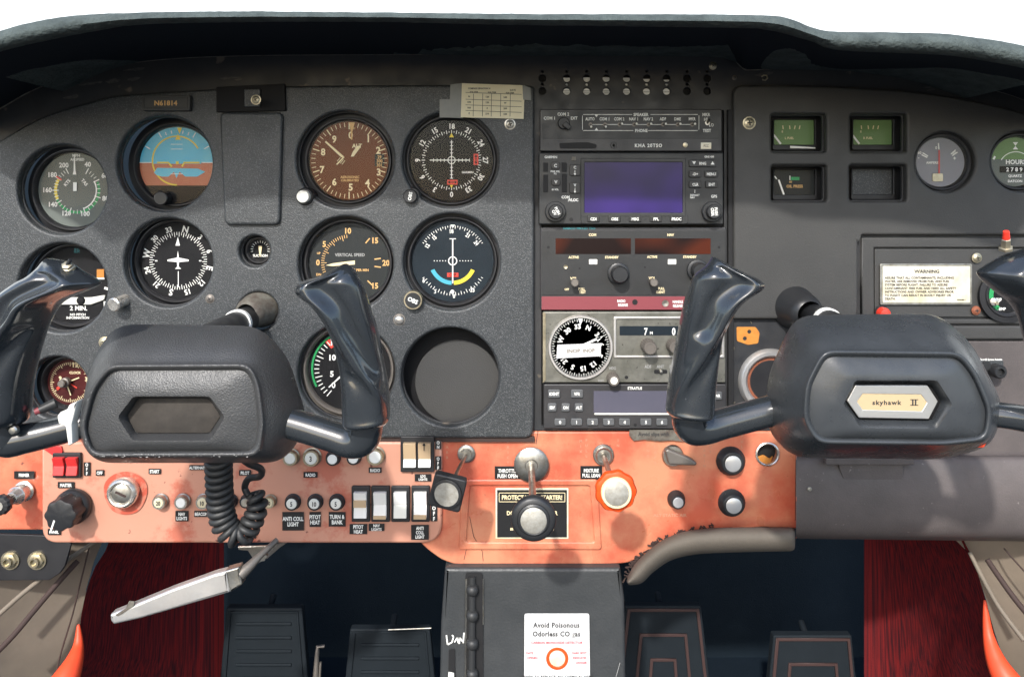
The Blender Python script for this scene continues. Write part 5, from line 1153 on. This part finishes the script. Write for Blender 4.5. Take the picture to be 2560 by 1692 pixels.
# grip: rings from the lower end upwards
g = [(870, 1066, 966, 1058, .188, .60, .9, 0), (861, 1056, 974, 1046, .190, .98, .9, 0), (858, 1030, 975, 1026, .190, 1.0, .9, .05), (856, 960, 972, 972, .192, 1.0, .68, .6), (848, 900, 960, 905, .194, 1.0, .08, .9), (826, 828, 947, 834, .199, 1.0, -.30, 1.2),
     (786, 766, 928, 772, .204, 1.0, -.34, 1.3), (742, 732, 912, 722, .209, .84, -.44, 1.2), (750, 706, 899, 697, .211, .76, -.5, 1.0), (804, 688, 890, 680, .210, .64, -.3, .6), (838, 670, 880, 668, .208, .42, 0, .3), (858, 660, 866, 659, .207, .15, 0, 0)]
grip(y1, g, 'grip')
wtube(y1, [(917, 1040, .188), (915, 1068, .188), (906, 1096, .186), (876, 1104, .184), (830, 1090, .182), (740, 1062, .178), (690, 1050, .176)], [42, 42, 42, 40, 38, 38, 38], 'arm', 'grip')
# other side: mirrored about the hub, partly out of frame
g2 = [(-50, 1062, 52, 1060, .190, .6, -.9, 0), (-52, 1040, 68, 1040, .192, 1, -.9, .05), (-50, 950, 76, 958, .194, 1, -.65, .5), (-38, 868, 102, 856, .198, 1, -.1, .9), (-22, 800, 128, 790, .202, 1, .3, 1.2),
      (4, 742, 160, 752, .206, 1, .34, 1.3), (44, 706, 246, 714, .211, .8, .4, 1.2), (74, 690, 240, 698, .212, .7, .4, .9), (98, 670, 204, 676, .211, .55, .1, .6), (110, 654, 180, 660, .210, .4, 0, .3), (118, 645, 150, 650, .209, .15, 0, 0)]
grip(y1, g2, 'grip')
wtube(y1, [(10, 1040, .190), (10, 1078, .190), (20, 1102, .188), (60, 1096, .186), (120, 1082, .182), (200, 1062, .178), (240, 1056, .176)], [40, 40, 40, 38, 37, 36, 36], 'arm', 'grip')
for o in list(y1.o.children):
    if o.name.startswith('handle'): o['label'] = 'glossy black horn grip with curved thumb hook'
mb = MB(WP(170, 668, .216), S * kd(.216), 170, 668); mb.lathe([(16, -6), (16, 2), (13, 4), (13, 10), (8, 12)], seg=6, axis=(.1, .6, .6)); mb.lathe([(16, -8), (16, -3)], seg=24, axis=(.1, .6, .6)); sw = y1.part('thumb_switch', mb, 'brass')
mb = MB(WP(170, 668, .216), S * kd(.216), 170, 668); mb.tube([(2, 6, 6), (12, 20, 10)], [5, 4.5], 12); y1.part('toggle', mb, 'knob', sw)
# white collar nut on the arm
mb = MB(WP(160, 1062, .205), S * kd(.205), 160, 1062); mb.plate(fillet(mb.Q([(172, 1012), (192, 1003), (186, 1030), (178, 1062), (180, 1110), (170, 1116), (163, 1066), (146, 1060), (142, 1040), (150, 1030), (166, 1026)]), 3), 0, 30, 4); y1.part('white_clip', mb, 'ivory', wn=True)
mb = MB(WP(122, 1016, .186), S * kd(.186), 122, 1016); mb.tube([(16, 8, -4), (-16, -6, 10)], [13, 11], 20); tr = y1.part('trim_switch', mb, 'rubber')
mb = MB(WP(122, 1016, .186), S * kd(.186), 122, 1016); mb.tube([(-16, -6, 10), (-26, -10, 14)], [9, 8], 18); y1.part('red_end', mb, 'red_strip', tr)
mb = MB(WP(60, 1030, .186), S * kd(.186)); mb.tube([(-30, -14, 20), (-8, 6, 22), (12, 2, 18)], [9, 9, 7], 14); y1.part('rocker_button', mb, 'knob')
mb = MB(WP(36, 1074, .200), S * kd(.200)); mb.lathe([(11, -4), (11, 6), (8, 9), (0.01, 10)], seg=20); y1.part('push_button', mb, 'steel')

y2 = Thing('control_yoke', 'smooth black copilot yoke with gold and silver name badge', 'yoke', 2250, 980, .205, 'control yokes')
back = [(1984, 786), (2346, 780), (2432, 856), (2512, 1012), (2484, 1116), (2362, 1150), (1978, 1146), (1912, 1076), (1914, 940)]
front = [(2056, 872), (2404, 876), (2446, 930), (2484, 1020), (2474, 1104), (2360, 1116), (2040, 1112), (2004, 1050), (2010, 960)]
hexR = [(2134, 948), (2338, 948), (2376, 1008), (2338, 1068), (2148, 1066), (2104, 1008)]; hexRi = [(2141, 958), (2324, 958), (2352, 1004), (2328, 1050), (2146, 1048), (2114, 1004)]
hub(y2, back, front, .172, .225, 'hub_right', hexR, hexRi, rad=44)
mb = y2.mb(); mb.loft([[WP(x, y, .2172) for x, y in resample(fillet(hexRi, 4, 3), 48)], [WP(x, y, .2176) for x, y in resample(fillet(inset_px(hexRi, 3), 4, 3), 48)]], False, True); y2.part('recess_floor', mb, 'face_black', ang=50)
dBd = .2195; Ub = S * kd(dBd); ob = WP(2230, 1004, dBd)
def bmb(): return MB(ob, Ub, 2230, 1004)
mb = bmb(); mb.plate(fillet(mb.Q([(2139, 963), (2319, 963), (2345, 1003), (2322, 1047), (2148, 1044), (2118, 1002)]), 2), 0, 6, 1.5, [fillet(mb.Q([(2157, 984), (2303, 986), (2318, 1006), (2305, 1028), (2157, 1024), (2143, 1004)]), 1.5)]); bd = y2.part('badge', mb, 'badge_silver', wn=True)
mb = bmb(); mb.plate(mb.Q([(2156, 983), (2304, 985), (2319, 1006), (2306, 1029), (2156, 1025), (2142, 1004)]), -1.5, 3, 0); y2.part('gold_centre', mb, 'gold_plate', bd, flat=True)
mb = bmb(); mb.text('skyhawk', *mb.q(2217, 1006), 11, -.9, wid=1.15, track=.1); mb.text('II', *mb.q(2286, 1006), 13, -.9, wid=1.3, track=.05)
for x in (2281, 2291):
    for y in (999, 1013): mb.rect(mb.q(x, y)[0] - 5, mb.q(x, y)[1] - 1, mb.q(x, y)[0] + 5, mb.q(x, y)[1] + 1, -.9)
y2.part('lettering', mb, 'ink', bd, flat=True)
g3 = [(1674, 1036, 1768, 1044, .184, .60, -.95, 0), (1665, 1026, 1780, 1034, .186, .98, -.95, 0), (1666, 1008, 1782, 1014, .186, 1, -.9, .05), (1672, 950, 1788, 944, .188, 1, -.6, .6), (1686, 880, 1796, 876, .191, 1, -.05, .9), (1700, 806, 1814, 812, .196, 1, .30, 1.2),
      (1714, 744, 1850, 756, .200, 1, .34, 1.3), (1727, 706, 1907, 718, .205, .84, .44, 1.2), (1740, 684, 1894, 696, .207, .76, .5, 1.0), (1764, 666, 1846, 674, .206, .62, .3, .6), (1776, 650, 1806, 653, .205, .42, 0, .3), (1780, 642, 1788, 643, .204, .15, 0, 0)]
grip(y2, g3, 'grip')
wtube(y2, [(1722, 1020, .184), (1722, 1046, .184), (1732, 1068, .182), (1764, 1070, .180), (1810, 1058, .178), (1930, 1026, .176), (1975, 1016, .174)], [43, 43, 43, 40, 38, 38, 38], 'arm', 'grip')
g4 = [(2600, 1040, 2720, 1040, .2, .6, .9, 0), (2598, 1000, 2722, 1000, .2, 1, .9, .05), (2580, 900, 2712, 900, .202, 1, .75, .4), (2556, 800, 2694, 810, .206, 1, .35, .8), (2528, 756, 2676, 768, .208, 1, 0, 1), (2490, 728, 2660, 730, .210, 1, -.3, 1), (2446, 686, 2640, 694, .214, .8, -.3, .9),
      (2462, 668, 2636, 660, .215, .72, -.2, .8), (2500, 645, 2626, 636, .215, .62, 0, .6), (2540, 630, 2610, 622, .214, .4, 0, .3), (2570, 620, 2596, 614, .213, .15, 0, 0)]
grip(y2, g4, 'grip')
wtube(y2, [(2656, 1020, .19), (2654, 1050, .19), (2630, 1060, .188), (2590, 1052, .186), (2520, 1040, .184), (2450, 1032, .18)], [38, 38, 36, 34, 32, 32], 'arm', 'grip')
mb = MB(WP(2514, 618, .216), S * kd(.216), 2514, 618); mb.lathe([(17, -6), (17, 0), (12, 2), (11, 22), (9, 24)], seg=6, axis=(-.2, .9, .4)); sw = y2.part('thumb_switch', mb, 'brass')
mb = MB(WP(2514, 618, .216), S * kd(.216), 2514, 618); mb.tube([(-5, 22, 10), (-10, 40, 18)], [9, 7], 16); y2.part('red_button', mb, 'red_plastic', sw)
mb = MB(WP(2556, 1046, .19), S * kd(.19)); mb.lathe([(37, -2), (38, 3), (37, 6)], seg=28, axis=(1, 0, 0)); y2.part('white_ring', mb, 'ivory')
mb = y2.mb(); mb.plate(fillet(mb.Q([(2484, 1042), (2496, 1010), (2500, 1070), (2470, 1124), (2454, 1124)]), 4), -16, 8, 2); y2.part('red_side_tape', mb, 'orange_trim', wn=True)
# shafts
def shaft(y, hx, hy, dh, px, py, rc, label_, wr=1.0):
    a = WP(px, py, -.02); b = WP(hx, hy, dh); mb = y.mb(); mb.tube([a, b], [.0105 * wr, .0105 * wr], 28, world=True); y.part('shaft', mb, 'knob')
    c = a.lerp(b, .36); e = a.lerp(b, .39); mb = y.mb(); mb.tube([c, e], [.0118 * wr, .0118 * wr], 28, world=True); y.part('white_band', mb, 'white')
shaft(y1, 470, 870, .165, 648, 782, 40, '')
shaft(y2, 2230, 880, .175, 1998, 772, 40, '')
for px, py, l, dd in ((646, 772, 'scuffed steel collar where the pilot yoke shaft enters the panel', .0), (1992, 770, 'dark collar where the badge yoke shaft enters the panel', .006)):
    t = Thing('shaft_collar', l, 'collar', px, py, dd, 'yoke shaft collars'); axis = (-.18, -.10, 1) if px < 1000 else (.18, -.12, 1)
    mb = t.mb(); r_ = 44 if px < 1000 else 50
    mb.lathe([(r_ + 6, -14), (r_ + 4, -2), (r_ - 1, 8), (r_ - 6, 40), (r_ - 11, 54), (r_ - 18, 60), (r_ - 20, 54), (r_ - 20, 10)], seg=48, axis=axis); t.part('sleeve', mb, 'chipped' if px < 1000 else 'knob', label=None)
# chipped bright specks along the rim of the worn hub
rh = random.Random(21); mb = y1.mb(); rim = resample(fillet(inset_px(front if False else [(268, 908), (628, 906), (652, 960), (664, 1060), (652, 1144), (222, 1146), (196, 1070), (222, 970)], 5), 28, 8), 240)
for k in range(46):
    x, y = rim[int(rh.triangular(95, 235, 170))]; c_ = WP(x + rh.uniform(-3, 3), y + rh.uniform(-3, 3), .2055); r_ = rh.uniform(.00012, .00042); b = len(mb.v)
    mb.v += [c_ + Vector((math.cos(a) * r_ * rh.uniform(.6, 1.8), 0, math.sin(a) * r_)) for a in (0, 1.2, 2.5, 3.8, 5.1)]; mb.f.append((b, b + 1, b + 2, b + 3, b + 4))
o = y1.part('rim_chips', mb, 'print_dim', flat=True)
# coiled cord
t = Thing('coiled_cord', 'coiled black microphone cord hanging in a loop from the pilot yoke', 'cord', 560, 1180, .10)
path = smooth([(546, 1130, .128), (547, 1175, .124), (549, 1230, .120), (554, 1284, .116), (572, 1326, .114), (604, 1336, .112), (630, 1304, .110), (644, 1264, .108), (636, 1232, .106)], 14)
P = [WP(*p) for p in path]; ln = [0]
for a, b in zip(P, P[1:]): ln.append(ln[-1] + (b - a).length)
tot = ln[-1]; pts = []; N = 1400; turns = 19; j = 0; up = Vector((0, 1, 0))
for i in range(N):
    s_ = tot * i / (N - 1)
    while j < len(P) - 2 and ln[j + 1] < s_: j += 1
    f = (s_ - ln[j]) / (ln[j + 1] - ln[j]); p = P[j].lerp(P[j + 1], f); k0 = max(j - 3, 0); tg = (P[min(j + 4, len(P) - 1)] - P[k0]).normalized()
    x = tg.cross(up).normalized(); y = tg.cross(x); th = 2 * math.pi * turns * s_ / tot; u_ = s_ / tot
    r_ = .0076 * (1 - .35 * max(0, u_ - .6) / .4); pts.append(p + (x * math.cos(th) + y * math.sin(th)) * r_)
mb = t.mb(); mb.tube(pts, .00265, 8, world=True); t.part('coil', mb, 'rubber', ang=80)
mb = t.mb(); pp = smooth([tuple(pts[-1]), tuple(WP(612, 1218, .104)), tuple(WP(622, 1196, .108)), tuple(WP(650, 1190, .114)), tuple(WP(652, 1172, .124)), tuple(WP(622, 1158, .135)), tuple(WP(600, 1140, .15))], 8); mb.tube(pp, .0026, 10, world=True); t.part('straight_lead', mb, 'rubber', ang=80)

# ------------------------------------------------------------------ glareshield
gs = Thing('glareshield', 'fuzzy dark grey padded glareshield over the instrument panel', 'glareshield', 1280, 60, .10)
xs = [-160 + i * 48 for i in range(61)]
def interp(pts, x):
    sp = smooth(pts, 8)
    for a, b in zip(sp, sp[1:]):
        if a[0] <= x <= b[0]: return a[1] + (b[1] - a[1]) * (x - a[0]) / max(1e-6, b[0] - a[0])
    return sp[0][1] if x < sp[0][0] else sp[-1][1]
Tl = [(-160, 150), (-60, 100), (0, 78), (72, 58), (144, 45), (230, 36), (360, 32), (640, 29), (1280, 35), (1700, 36), (1920, 39), (1974, 47), (2028, 68), (2082, 79), (2200, 81), (2352, 85), (2442, 95), (2531, 109), (2620, 132), (2740, 175)]
Ll = [(-160, 205), (-60, 155), (0, 130), (108, 104), (252, 76), (360, 62), (640, 56), (960, 56), (1280, 63), (1800, 70), (1920, 76), (2028, 104), (2100, 126), (2350, 138), (2480, 156), (2620, 186), (2740, 230)]
r3 = random.Random(5); xs2 = [-160 + i * 12 for i in range(242)]; nz = [r3.uniform(-1, 1) for _ in xs2]
rows = []
for k, x in enumerate(xs2):
    j = nz[k] * 1.0 + (nz[k - 1] + nz[k - 2]) * .5; yt = interp(Tl, x) + j * .5; yl = interp(Ll, x) + nz[k - 3] * .5; yp = interp(TOP, x); mid = (yt + yl) / 2
    bx = proj(x, yt, .165, -.25)
    rows.append([WP(x, yp + 2, -.004), WP(x, yp * .6 + yl * .4 - 6, .07), WP(x, yl - 3, .147), WP(x, yl, .155), WP(x, yl - (yl - yt) * .18, .1635), WP(x, mid, .168), WP(x, yt + (yl - yt) * .22, .1665), WP(x, yt + (yl - yt) * .05, .162), WP(x, yt, .155), WP(*proj(x, yt + 1, .155, .08), .08), WP(*proj(x, yt + 6, .155, -.3), -.3)])
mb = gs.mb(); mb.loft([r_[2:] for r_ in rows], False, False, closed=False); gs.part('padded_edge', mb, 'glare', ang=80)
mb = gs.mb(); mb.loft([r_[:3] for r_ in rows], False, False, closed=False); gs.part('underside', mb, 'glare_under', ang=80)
mb = MB(WP(1285, 124, .004), S * kd(.004), 1285, 124); mb.plate(rr(-157, -5, 158, 6, 1), 0, 3, 1); gs.part('light_strip', mb, 'plastic_right', wn=True)
# fibres on the padded edge
mb = gs.mb()
for i in range(700):
    x = r3.uniform(-40, 2600); yt = interp(Tl, x); f = r3.uniform(-.05, .5) ** 1; yl = interp(Ll, x); y = yt + (yl - yt) * max(-.02, f); d_ = .155 + .013 * min(1, max(0, f) * 2.4)
    p = WP(x, y, d_ + .0006); dv = Vector((r3.uniform(-1, 1), -r3.uniform(0, .6), r3.uniform(-.2, .7))) * r3.uniform(.0006, .0018); w_ = Vector((.00014, 0, .00010)); b = len(mb.v); mb.v += [p, p + w_, p + dv]; mb.f.append((b, b + 1, b + 2))
o = gs.part('fibres', mb, 'glare', flat=True); o['kind'] = 'stuff'

# ------------------------------------------------------------------ below the panel
def px_plate(t, pts, d, th, name, m, bev=2, r_=0, holes=None, **kw):
    mb = MB(WP(t.px, t.py, d), S * kd(d), t.px, t.py); p = mb.Q(pts); mb.plate(fillet(p, r_) if r_ else p, 0, th, bev, holes or []); return t.part(name, mb, m, wn=True, **kw)
t = Thing('jack_panel', 'black metal plate with two headphone jacks below the primer', 'socket plate', 70, 1395, .004)
px_plate(t, [(-60, 1333), (112, 1338), (128, 1345), (177, 1358), (162, 1414), (150, 1432), (124, 1450), (-60, 1451)], .004, 8, 'plate', 'bezel', 2)
for x, y in ((27, 1399), (94, 1399)):
    mb = t.mb(); u, v = mb.q(x, y); mb.lathe([(23, 0), (23, 4)], u, v, 32); w_ = t.part('washer', mb, 'brass')
    mb = t.mb(); mb.lathe([(19, 4), (19, 10), (17, 11)], u, v, 6); mb.lathe([(12, 8), (12, 18), (8, 18), (8, 6), (0.01, 6)], u, v, 28); t.part('nut', mb, 'brass', w_)
    mb = t.mb(); mb.lathe([(7.9, 5), (7.9, 6.6), (0.01, 6.6)], u, v, 20); t.part('socket', mb, 'void', w_)
# parking brake handle
t = Thing('parking_brake_handle', 'silver tapered hand lever with chipped tip hanging under the switch plate', 'lever', 450, 1480, .05)
mb = MB(WP(450, 1480, .05), S * kd(.05), 450, 1480)
mb.plate(fillet(mb.Q([(281, 1529), (345, 1503), (435, 1466), (540, 1428), (572, 1420), (580, 1474), (443, 1514), (360, 1538), (290, 1554), (283, 1545)]), 4), 14, 26, 7, seg=4); t.part('blade', mb, 'aluminium', wn=True)
mb = MB(WP(450, 1480, .05), S * kd(.05), 450, 1480); mb.plate(fillet(mb.Q([(566, 1421), (602, 1411), (609, 1456), (578, 1476)]), 3), 12, 28, 5); t.part('end_block', mb, 'steel', wn=True)
mb = MB(WP(450, 1480, .05), S * kd(.05), 450, 1480); mb.tube([(*mb.q(600, 1436), -2), (*mb.q(616, 1424), -10), (*mb.q(640, 1404), -40), (*mb.q(668, 1384), -80)], [16, 13, 8, 7], 20); t.part('rod', mb, 'steel_dull')
mb = MB(WP(450, 1480, .05), S * kd(.05), 450, 1480); mb.plate(fillet(mb.Q([(296, 1528), (322, 1512), (330, 1494), (344, 1496), (342, 1506), (316, 1524), (302, 1532)]), 2), 16, 4, 1); t.part('chipped_edge', mb, 'chipped', wn=True)
t = Thing('lever_bracket', 'rusty folded bracket that carries the silver lever', 'bracket', 650, 1385, .02)
px_plate(t, [(594, 1366), (680, 1364), (682, 1374), (664, 1378), (662, 1402), (646, 1404), (630, 1392), (620, 1376), (596, 1374)], .02, 6, 'flange', 'steel', 1, 2)
px_plate(t, [(640, 1374), (724, 1352), (700, 1368), (668, 1396), (640, 1410), (634, 1400)], -.004, 6, 'web', 'steel_dull', 1, 2)
mb = t.mb(); mb.lathe([(6, 0), (6, 8), (0.01, 8)], *mb.q(664, 1386), 6); t.part('bolt', mb, 'steel')
# pedestal
pd = Thing('centre_pedestal', 'black vinyl centre pedestal below the red panel', 'pedestal', 1330, 1560, .01)
px_plate(pd, [(1112, 1420), (1552, 1420), (1562, 1500), (1566, 1760), (1098, 1760), (1102, 1560)], .010, 110, 'cover', 'pedestal', 10, 5, holes=None)
mb = MB(WP(1330, 1560, .0115), S * kd(.0115), 1330, 1560); mb.plate(fillet(mb.Q([(1164, 1430), (1206, 1430), (1208, 1500), (1208, 1760), (1162, 1760), (1162, 1500)]), 8), .6, .6, .2); pd.part('trim_slot', mb, 'void', wn=True)
mb = MB(WP(1330, 1560, .012), S * kd(.012), 1330, 1560)
mb.tube([(*mb.q(1181, 1440), 0), (*mb.q(1180, 1700), 6)], [9, 9], 18)
prof = []
ch = pd.part('trim_chain', mb, 'rubber')
for y in (1474, 1538, 1608, 1684):
    mb = MB(WP(1181, y, .014), S * kd(.014)); mb.lathe([(6, 13), (9, 12.4), (13, 9), (15, 4), (15.5, 0), (15, -4), (13, -9), (9, -12.4), (6, -13)], seg=28, axis=(0, 1, .05)); pd.part('bead', mb, 'rubber', ch)
mb = MB(WP(1330, 1560, .0115), S * kd(.0115), 1330, 1560); mb.tube([(*mb.q(1166, 1446), .5), (*mb.q(1164, 1700), .5)], 2.4, 8); mb.tube([(*mb.q(1208, 1446), .5), (*mb.q(1208, 1560), .5)], 1.4, 8); pd.part('slot_rail', mb, 'steel')
mb = MB(WP(1330, 1560, .0112), S * kd(.0112), 1330, 1560); mb.plate(fillet(mb.Q([(1122, 1622), (1137, 1620), (1139, 1760), (1120, 1760)]), 5), .6, .6, .1); pd.part('indicator_slot', mb, 'void', wn=True)
mb = MB(WP(1330, 1560, .0115), S * kd(.0115), 1330, 1560); mb.plate(mb.Q([(1121, 1678), (1135, 1680), (1137, 1730), (1119, 1730)]), 2, 2, .5); pd.part('indicator', mb, 'ivory', wn=True)
mb = MB(WP(1330, 1560, .0112), S * kd(.0112), 1330, 1560)
for pts in ([(1116, 1586), (1119, 1610), (1130, 1604), (1134, 1590), (1130, 1586)], [(1136, 1604), (1144, 1592), (1146, 1606)], [(1148, 1608), (1150, 1592), (1156, 1602)], [(1160, 1580), (1158, 1606)]):
    for a, b in zip(pts, pts[1:]): mb.line(*mb.q(*a), *mb.q(*b), 3.4, .7)
pd.part('paint_scrawl', mb, 'white', flat=True)
mb = MB(WP(1330, 1560, .0112), S * kd(.0112), 1330, 1560); mb.line(*mb.q(1540, 1690), *mb.q(1550, 1655), 1.5, .6); pd.part('scratch', mb, 'print_dim', flat=True)
t = Thing('carbon_monoxide_card', 'white card warning of odorless CO gas with orange ring, on the pedestal', 'card', 1393, 1640, .0112)
mb = t.mb(); mb.plate(fillet(mb.Q([(1311, 1532), (1473, 1532), (1476, 1770), (1310, 1770)]), 6), 2, 1.6, .3); t.part('card', mb, 'card_white', wn=True)
mb = t.mb(); mb.text('Avoid Poisonous', *mb.q(1391, 1560), 12.5, 2.5, wid=.88, track=.045); mb.text('Odorless CO gas', *mb.q(1391, 1582), 12.5, 2.5, wid=.88, track=.045); mb.text('WHEN TO REPLACE: NO CHEMICAL HERE', *mb.q(1393, 1689), 6, 2.5, wid=1.0, track=.06); t.part('lettering', mb, 'ink', flat=True)
mb = t.mb(); mb.text('CARBON MONOXIDE DETECTOR', *mb.q(1392, 1604), 6, 2.5, wid=1.0)
for s_, x, y in (('DATE', 1324, 1630), ('OPENED', 1331, 1642), ('DARK SPOT', 1448, 1630), ('INDICATES', 1449, 1642), ('DANGER', 1453, 1654)): mb.text(s_, *mb.q(x, y), 5.4, 2.5, wid=.9)
t.part('red_lettering', mb, 'ink_red', flat=True)
mb = t.mb(); u, v = mb.q(1393, 1644); mb.lathe([(28, 2), (27, 4), (22, 4), (20, 2)], u, v, 48); t.part('orange_ring', mb, 'orange_plastic')
mb = t.mb(); mb.lathe([(20, 2), (19.5, 2.8), (0.01, 2.8)], *t.mb().q(1393, 1644), 40); t.part('sensor_spot', mb, 'placard')
mb = t.mb(); mb.plate(rr(*mb.q(1320, 1667), *mb.q(1361, 1652), 1), 2.6, 1, 0); t.part('date_box', mb, 'paper', flat=True)

# footwell: firewall, floor, side carpets, side walls
def quad_sheet(name, label, cat, pts4, m, n=1, kind=None, sub=0):
    O = sum((Vector(p) for p in pts4), Vector()) / 4; mb = MB(O, 1); mb.add([Vector(p) for p in pts4], [(0, 1, 2, 3)]); o = mesh_obj(name, mb, m, O, None, flat=True); 
    if label: o['label'] = label
    if cat: o['category'] = cat
    if kind: o['kind'] = kind
    return o
fd = -.40
w0 = WP(1280, 1300, fd); zb = WP(0, 2350, 0).z
quad_sheet('firewall', 'dark navy carpeted firewall behind the pedals', 'wall', [(-.9, .40, zb), (.9, .40, zb), (.9, .40, .16), (-.9, .40, .16)], 'carpet_navy')
fl = quad_sheet('floor', 'dark cabin floor', 'floor', [(-.9, -.3, zb + .02), (.9, -.3, zb + .02), (.9, .42, zb + .02), (-.9, .42, zb + .02)], 'carpet_navy', kind='structure')
# red ribbed carpet panels: curved sheets from the firewall towards the cabin
def kick(xa, xb, prof_x, label, sgn):
    rows = []
    for k in range(13):
        f = k / 12; y = 1300 + f * 460
        e = interp(prof_x, y); rows.append([WP(xa + (e - xa) * g_, y, -.30 + .26 * g_ ** 1.3) for g_ in [i / 10 for i in range(11)]])
    O = rows[6][5]; mb = MB(O, 1); mb.loft(rows, False, False, closed=False); o = mesh_obj('kick_panel', mb, 'carpet_red', O.copy(), None); o['label'] = label; o['category'] = 'carpet panel'; o['group'] = 'red ribbed carpet side panels'
    return rows
kick(560, 0, [(1290, 286), (1360, 272), (1420, 236), (1500, 210), (1580, 198), (1640, 190), (1700, 160), (1770, 120)], 'dark red ribbed carpet panel behind the silver lever', -1)
kick(2160, 0, [(1290, 2370), (1350, 2410), (1420, 2440), (1500, 2464), (1580, 2486), (1640, 2500), (1700, 2530), (1770, 2570)], 'dark red ribbed carpet panel at the copilot side', 1)
# orange trim welts
for pts, l in (([(196, 1560, -.035), (196, 1610, -.03), (186, 1650, -.02), (168, 1690, -.01), (140, 1740, 0)], 'bright orange red edge strip beside the pilot side carpet'), ([(2462, 1500, -.035), (2470, 1580, -.03), (2486, 1640, -.02), (2512, 1692, -.01), (2560, 1760, 0)], 'bright orange red edge strip beside the copilot side carpet')):
    sp = smooth(pts, 6); O = WP(*pts[2]); mb = MB(O, 1); n = len(sp); mb.tube([WP(*p) for p in sp], [(3 + 40 * i / n) * S for i in range(n)], 10, world=True); o = mesh_obj('carpet_edge', mb, 'orange_trim', O, None); o['label'] = l; o['category'] = 'edge strip'; o['group'] = 'orange carpet edge strips'
# tan side walls
def sidewall(pts_in, x_out, label, slot, seam, posts):
    t = Thing('side_wall', label, 'wall', pts_in[2][0], pts_in[2][1], -.02, 'tan cabin side walls')
    rows = [[WP(x, y, -.05), WP(x + (x_out - x) * .35, y, -.035), WP(x + (x_out - x) * .7, y, -.01), WP(x_out, y, .03)] for x, y in pts_in]
    mb = t.mb(); mb.loft(rows, False, False, closed=False); t.part('trim_panel', mb, 'tan')
    sp = smooth(slot, 5); mb = t.mb(); mb.tube([WP(*p) for p in sp], [7 * S] * len(sp), 10, world=True); t.part('window_channel', mb, 'slot_brown')
    sp = smooth(seam, 5); mb = t.mb(); mb.tube([WP(*p) for p in sp], [2.2 * S] * len(sp), 8, world=True); t.part('seam', mb, 'slot_brown')
    for s_ in posts: sp = smooth(s_, 5); mb = t.mb(); mb.tube([WP(*p[:3]) for p in sp], [p[3] * S for p in sp], 12, world=True); t.part('welt', mb, 'tan')
sidewall([(262, 1340), (236, 1400), (216, 1470), (206, 1540), (206, 1600), (190, 1650), (160, 1700), (120, 1760)], -160, 'tan cabin side wall on the pilot side with dark slanted channel',
    [(194, 1402, -.02), (150, 1450, -.012), (90, 1520, 0), (40, 1580, .012), (0, 1622, .018), (-30, 1650, .02)], [(225, 1360, -.03), (200, 1460, -.03), (180, 1540, -.03), (150, 1640, -.025), (140, 1700, -.02)],
    [[(240, 1352, -.03, 5), (150, 1412, -.012, 6), (60, 1480, .002, 6), (-30, 1560, .015, 6)]])
sidewall([(2380, 1340), (2420, 1380), (2446, 1440), (2466, 1500), (2480, 1560), (2500, 1620), (2536, 1700), (2560, 1760)], 2740, 'tan cabin side wall on the copilot side with dark slanted channel',
    [(2468, 1398, -.02), (2500, 1445, -.012), (2540, 1500, 0), (2590, 1560, .015)], [(2510, 1370, -.02), (2545, 1410, -.01), (2600, 1470, 0)],
    [[(2424, 1380, -.03, 5), (2460, 1450, -.02, 6), (2500, 1520, -.01, 6), (2560, 1600, .01, 6)]])
# pedals
def pedal(px, py, d, w0, w1, h, label, line=False, m='pedal'):
    t = Thing('rudder_pedal', label, 'pedal', px, py, d, 'rudder pedals'); tp = [(-w0 / 2, 0), (w0 / 2, 0), (w1 / 2, -h), (-w1 / 2, -h)]
    mb = t.mb(); mb.plate(fillet(tp, 5), 0, 22, 4); t.part('plate', mb, m, wn=True)
    mb = t.mb()
    for k, f in enumerate((.94, .62, .34) if line else (.90,)):
        a = w0 / 2 * f; b_ = w1 / 2 * f; y0 = -h * .02 - k * (62 if line else 40); o = [(-a, y0), (a, y0), (b_, -h), (-b_, -h)]; ins = 7 if line else 4
        i_ = [(-a + ins, y0 - ins), (a - ins, y0 - ins), (b_ - ins, -h + 1), (-b_ + ins, -h + 1)]; mb.plate(o, 4, 4, 1.2, [i_])
    if not line:
        for k in range(6): y0 = -34 - k * 34; mb.plate([(-w0 * .36, y0), (w0 * .36, y0), (w0 * .36, y0 - 7), (-w0 * .36, y0 - 7)], 5, 5, 2)
    t.part('ribs', mb, 'pedal_line' if line else m, wn=True)
    mb = t.mb(); mb.tube([(0, -8, -80), (0, -40, -20)], 8, 12); t.part('arm', mb, 'pedal'); return t
pedal(660, 1520, -.24, 190, 240, 300, 'dark pedal plate below the silver lever')
pedal(975, 1572, -.20, 200, 250, 260, 'dark pedal plate beside the pedestal with a bright upper edge')
pedal(1658, 1514, -.20, 190, 260, 300, 'ribbed pedal with reddish nested outlines beside the pedestal', True)
pedal(2032, 1588, -.20, 196, 246, 260, 'ribbed pedal with reddish nested outlines in front of the red carpet', True)
single('pedal_linkage', 'small metal linkage hanging between the two dark pilot pedals', 'linkage', 797, 1630, -.18, lambda m: (m.tube([(14, 16, 0), (-2, 16, 2), (-4, -10, 4), (-6, -60, 6)], [4, 5, 6, 7], 12), m.tube([(6, -20, 6), (4, -60, 8)], 3, 10)), 'steel_dull')
single('edge_highlight_rod', 'thin steel rod added as a highlight on the pedal beside the pedestal', 'rod', 1026, 1571, -.195, lambda m: m.tube([(-55, -2, 0), (52, 2, 0)], 2.0, 8), 'steel')  # draws the bright highlight along the upper pedal edge
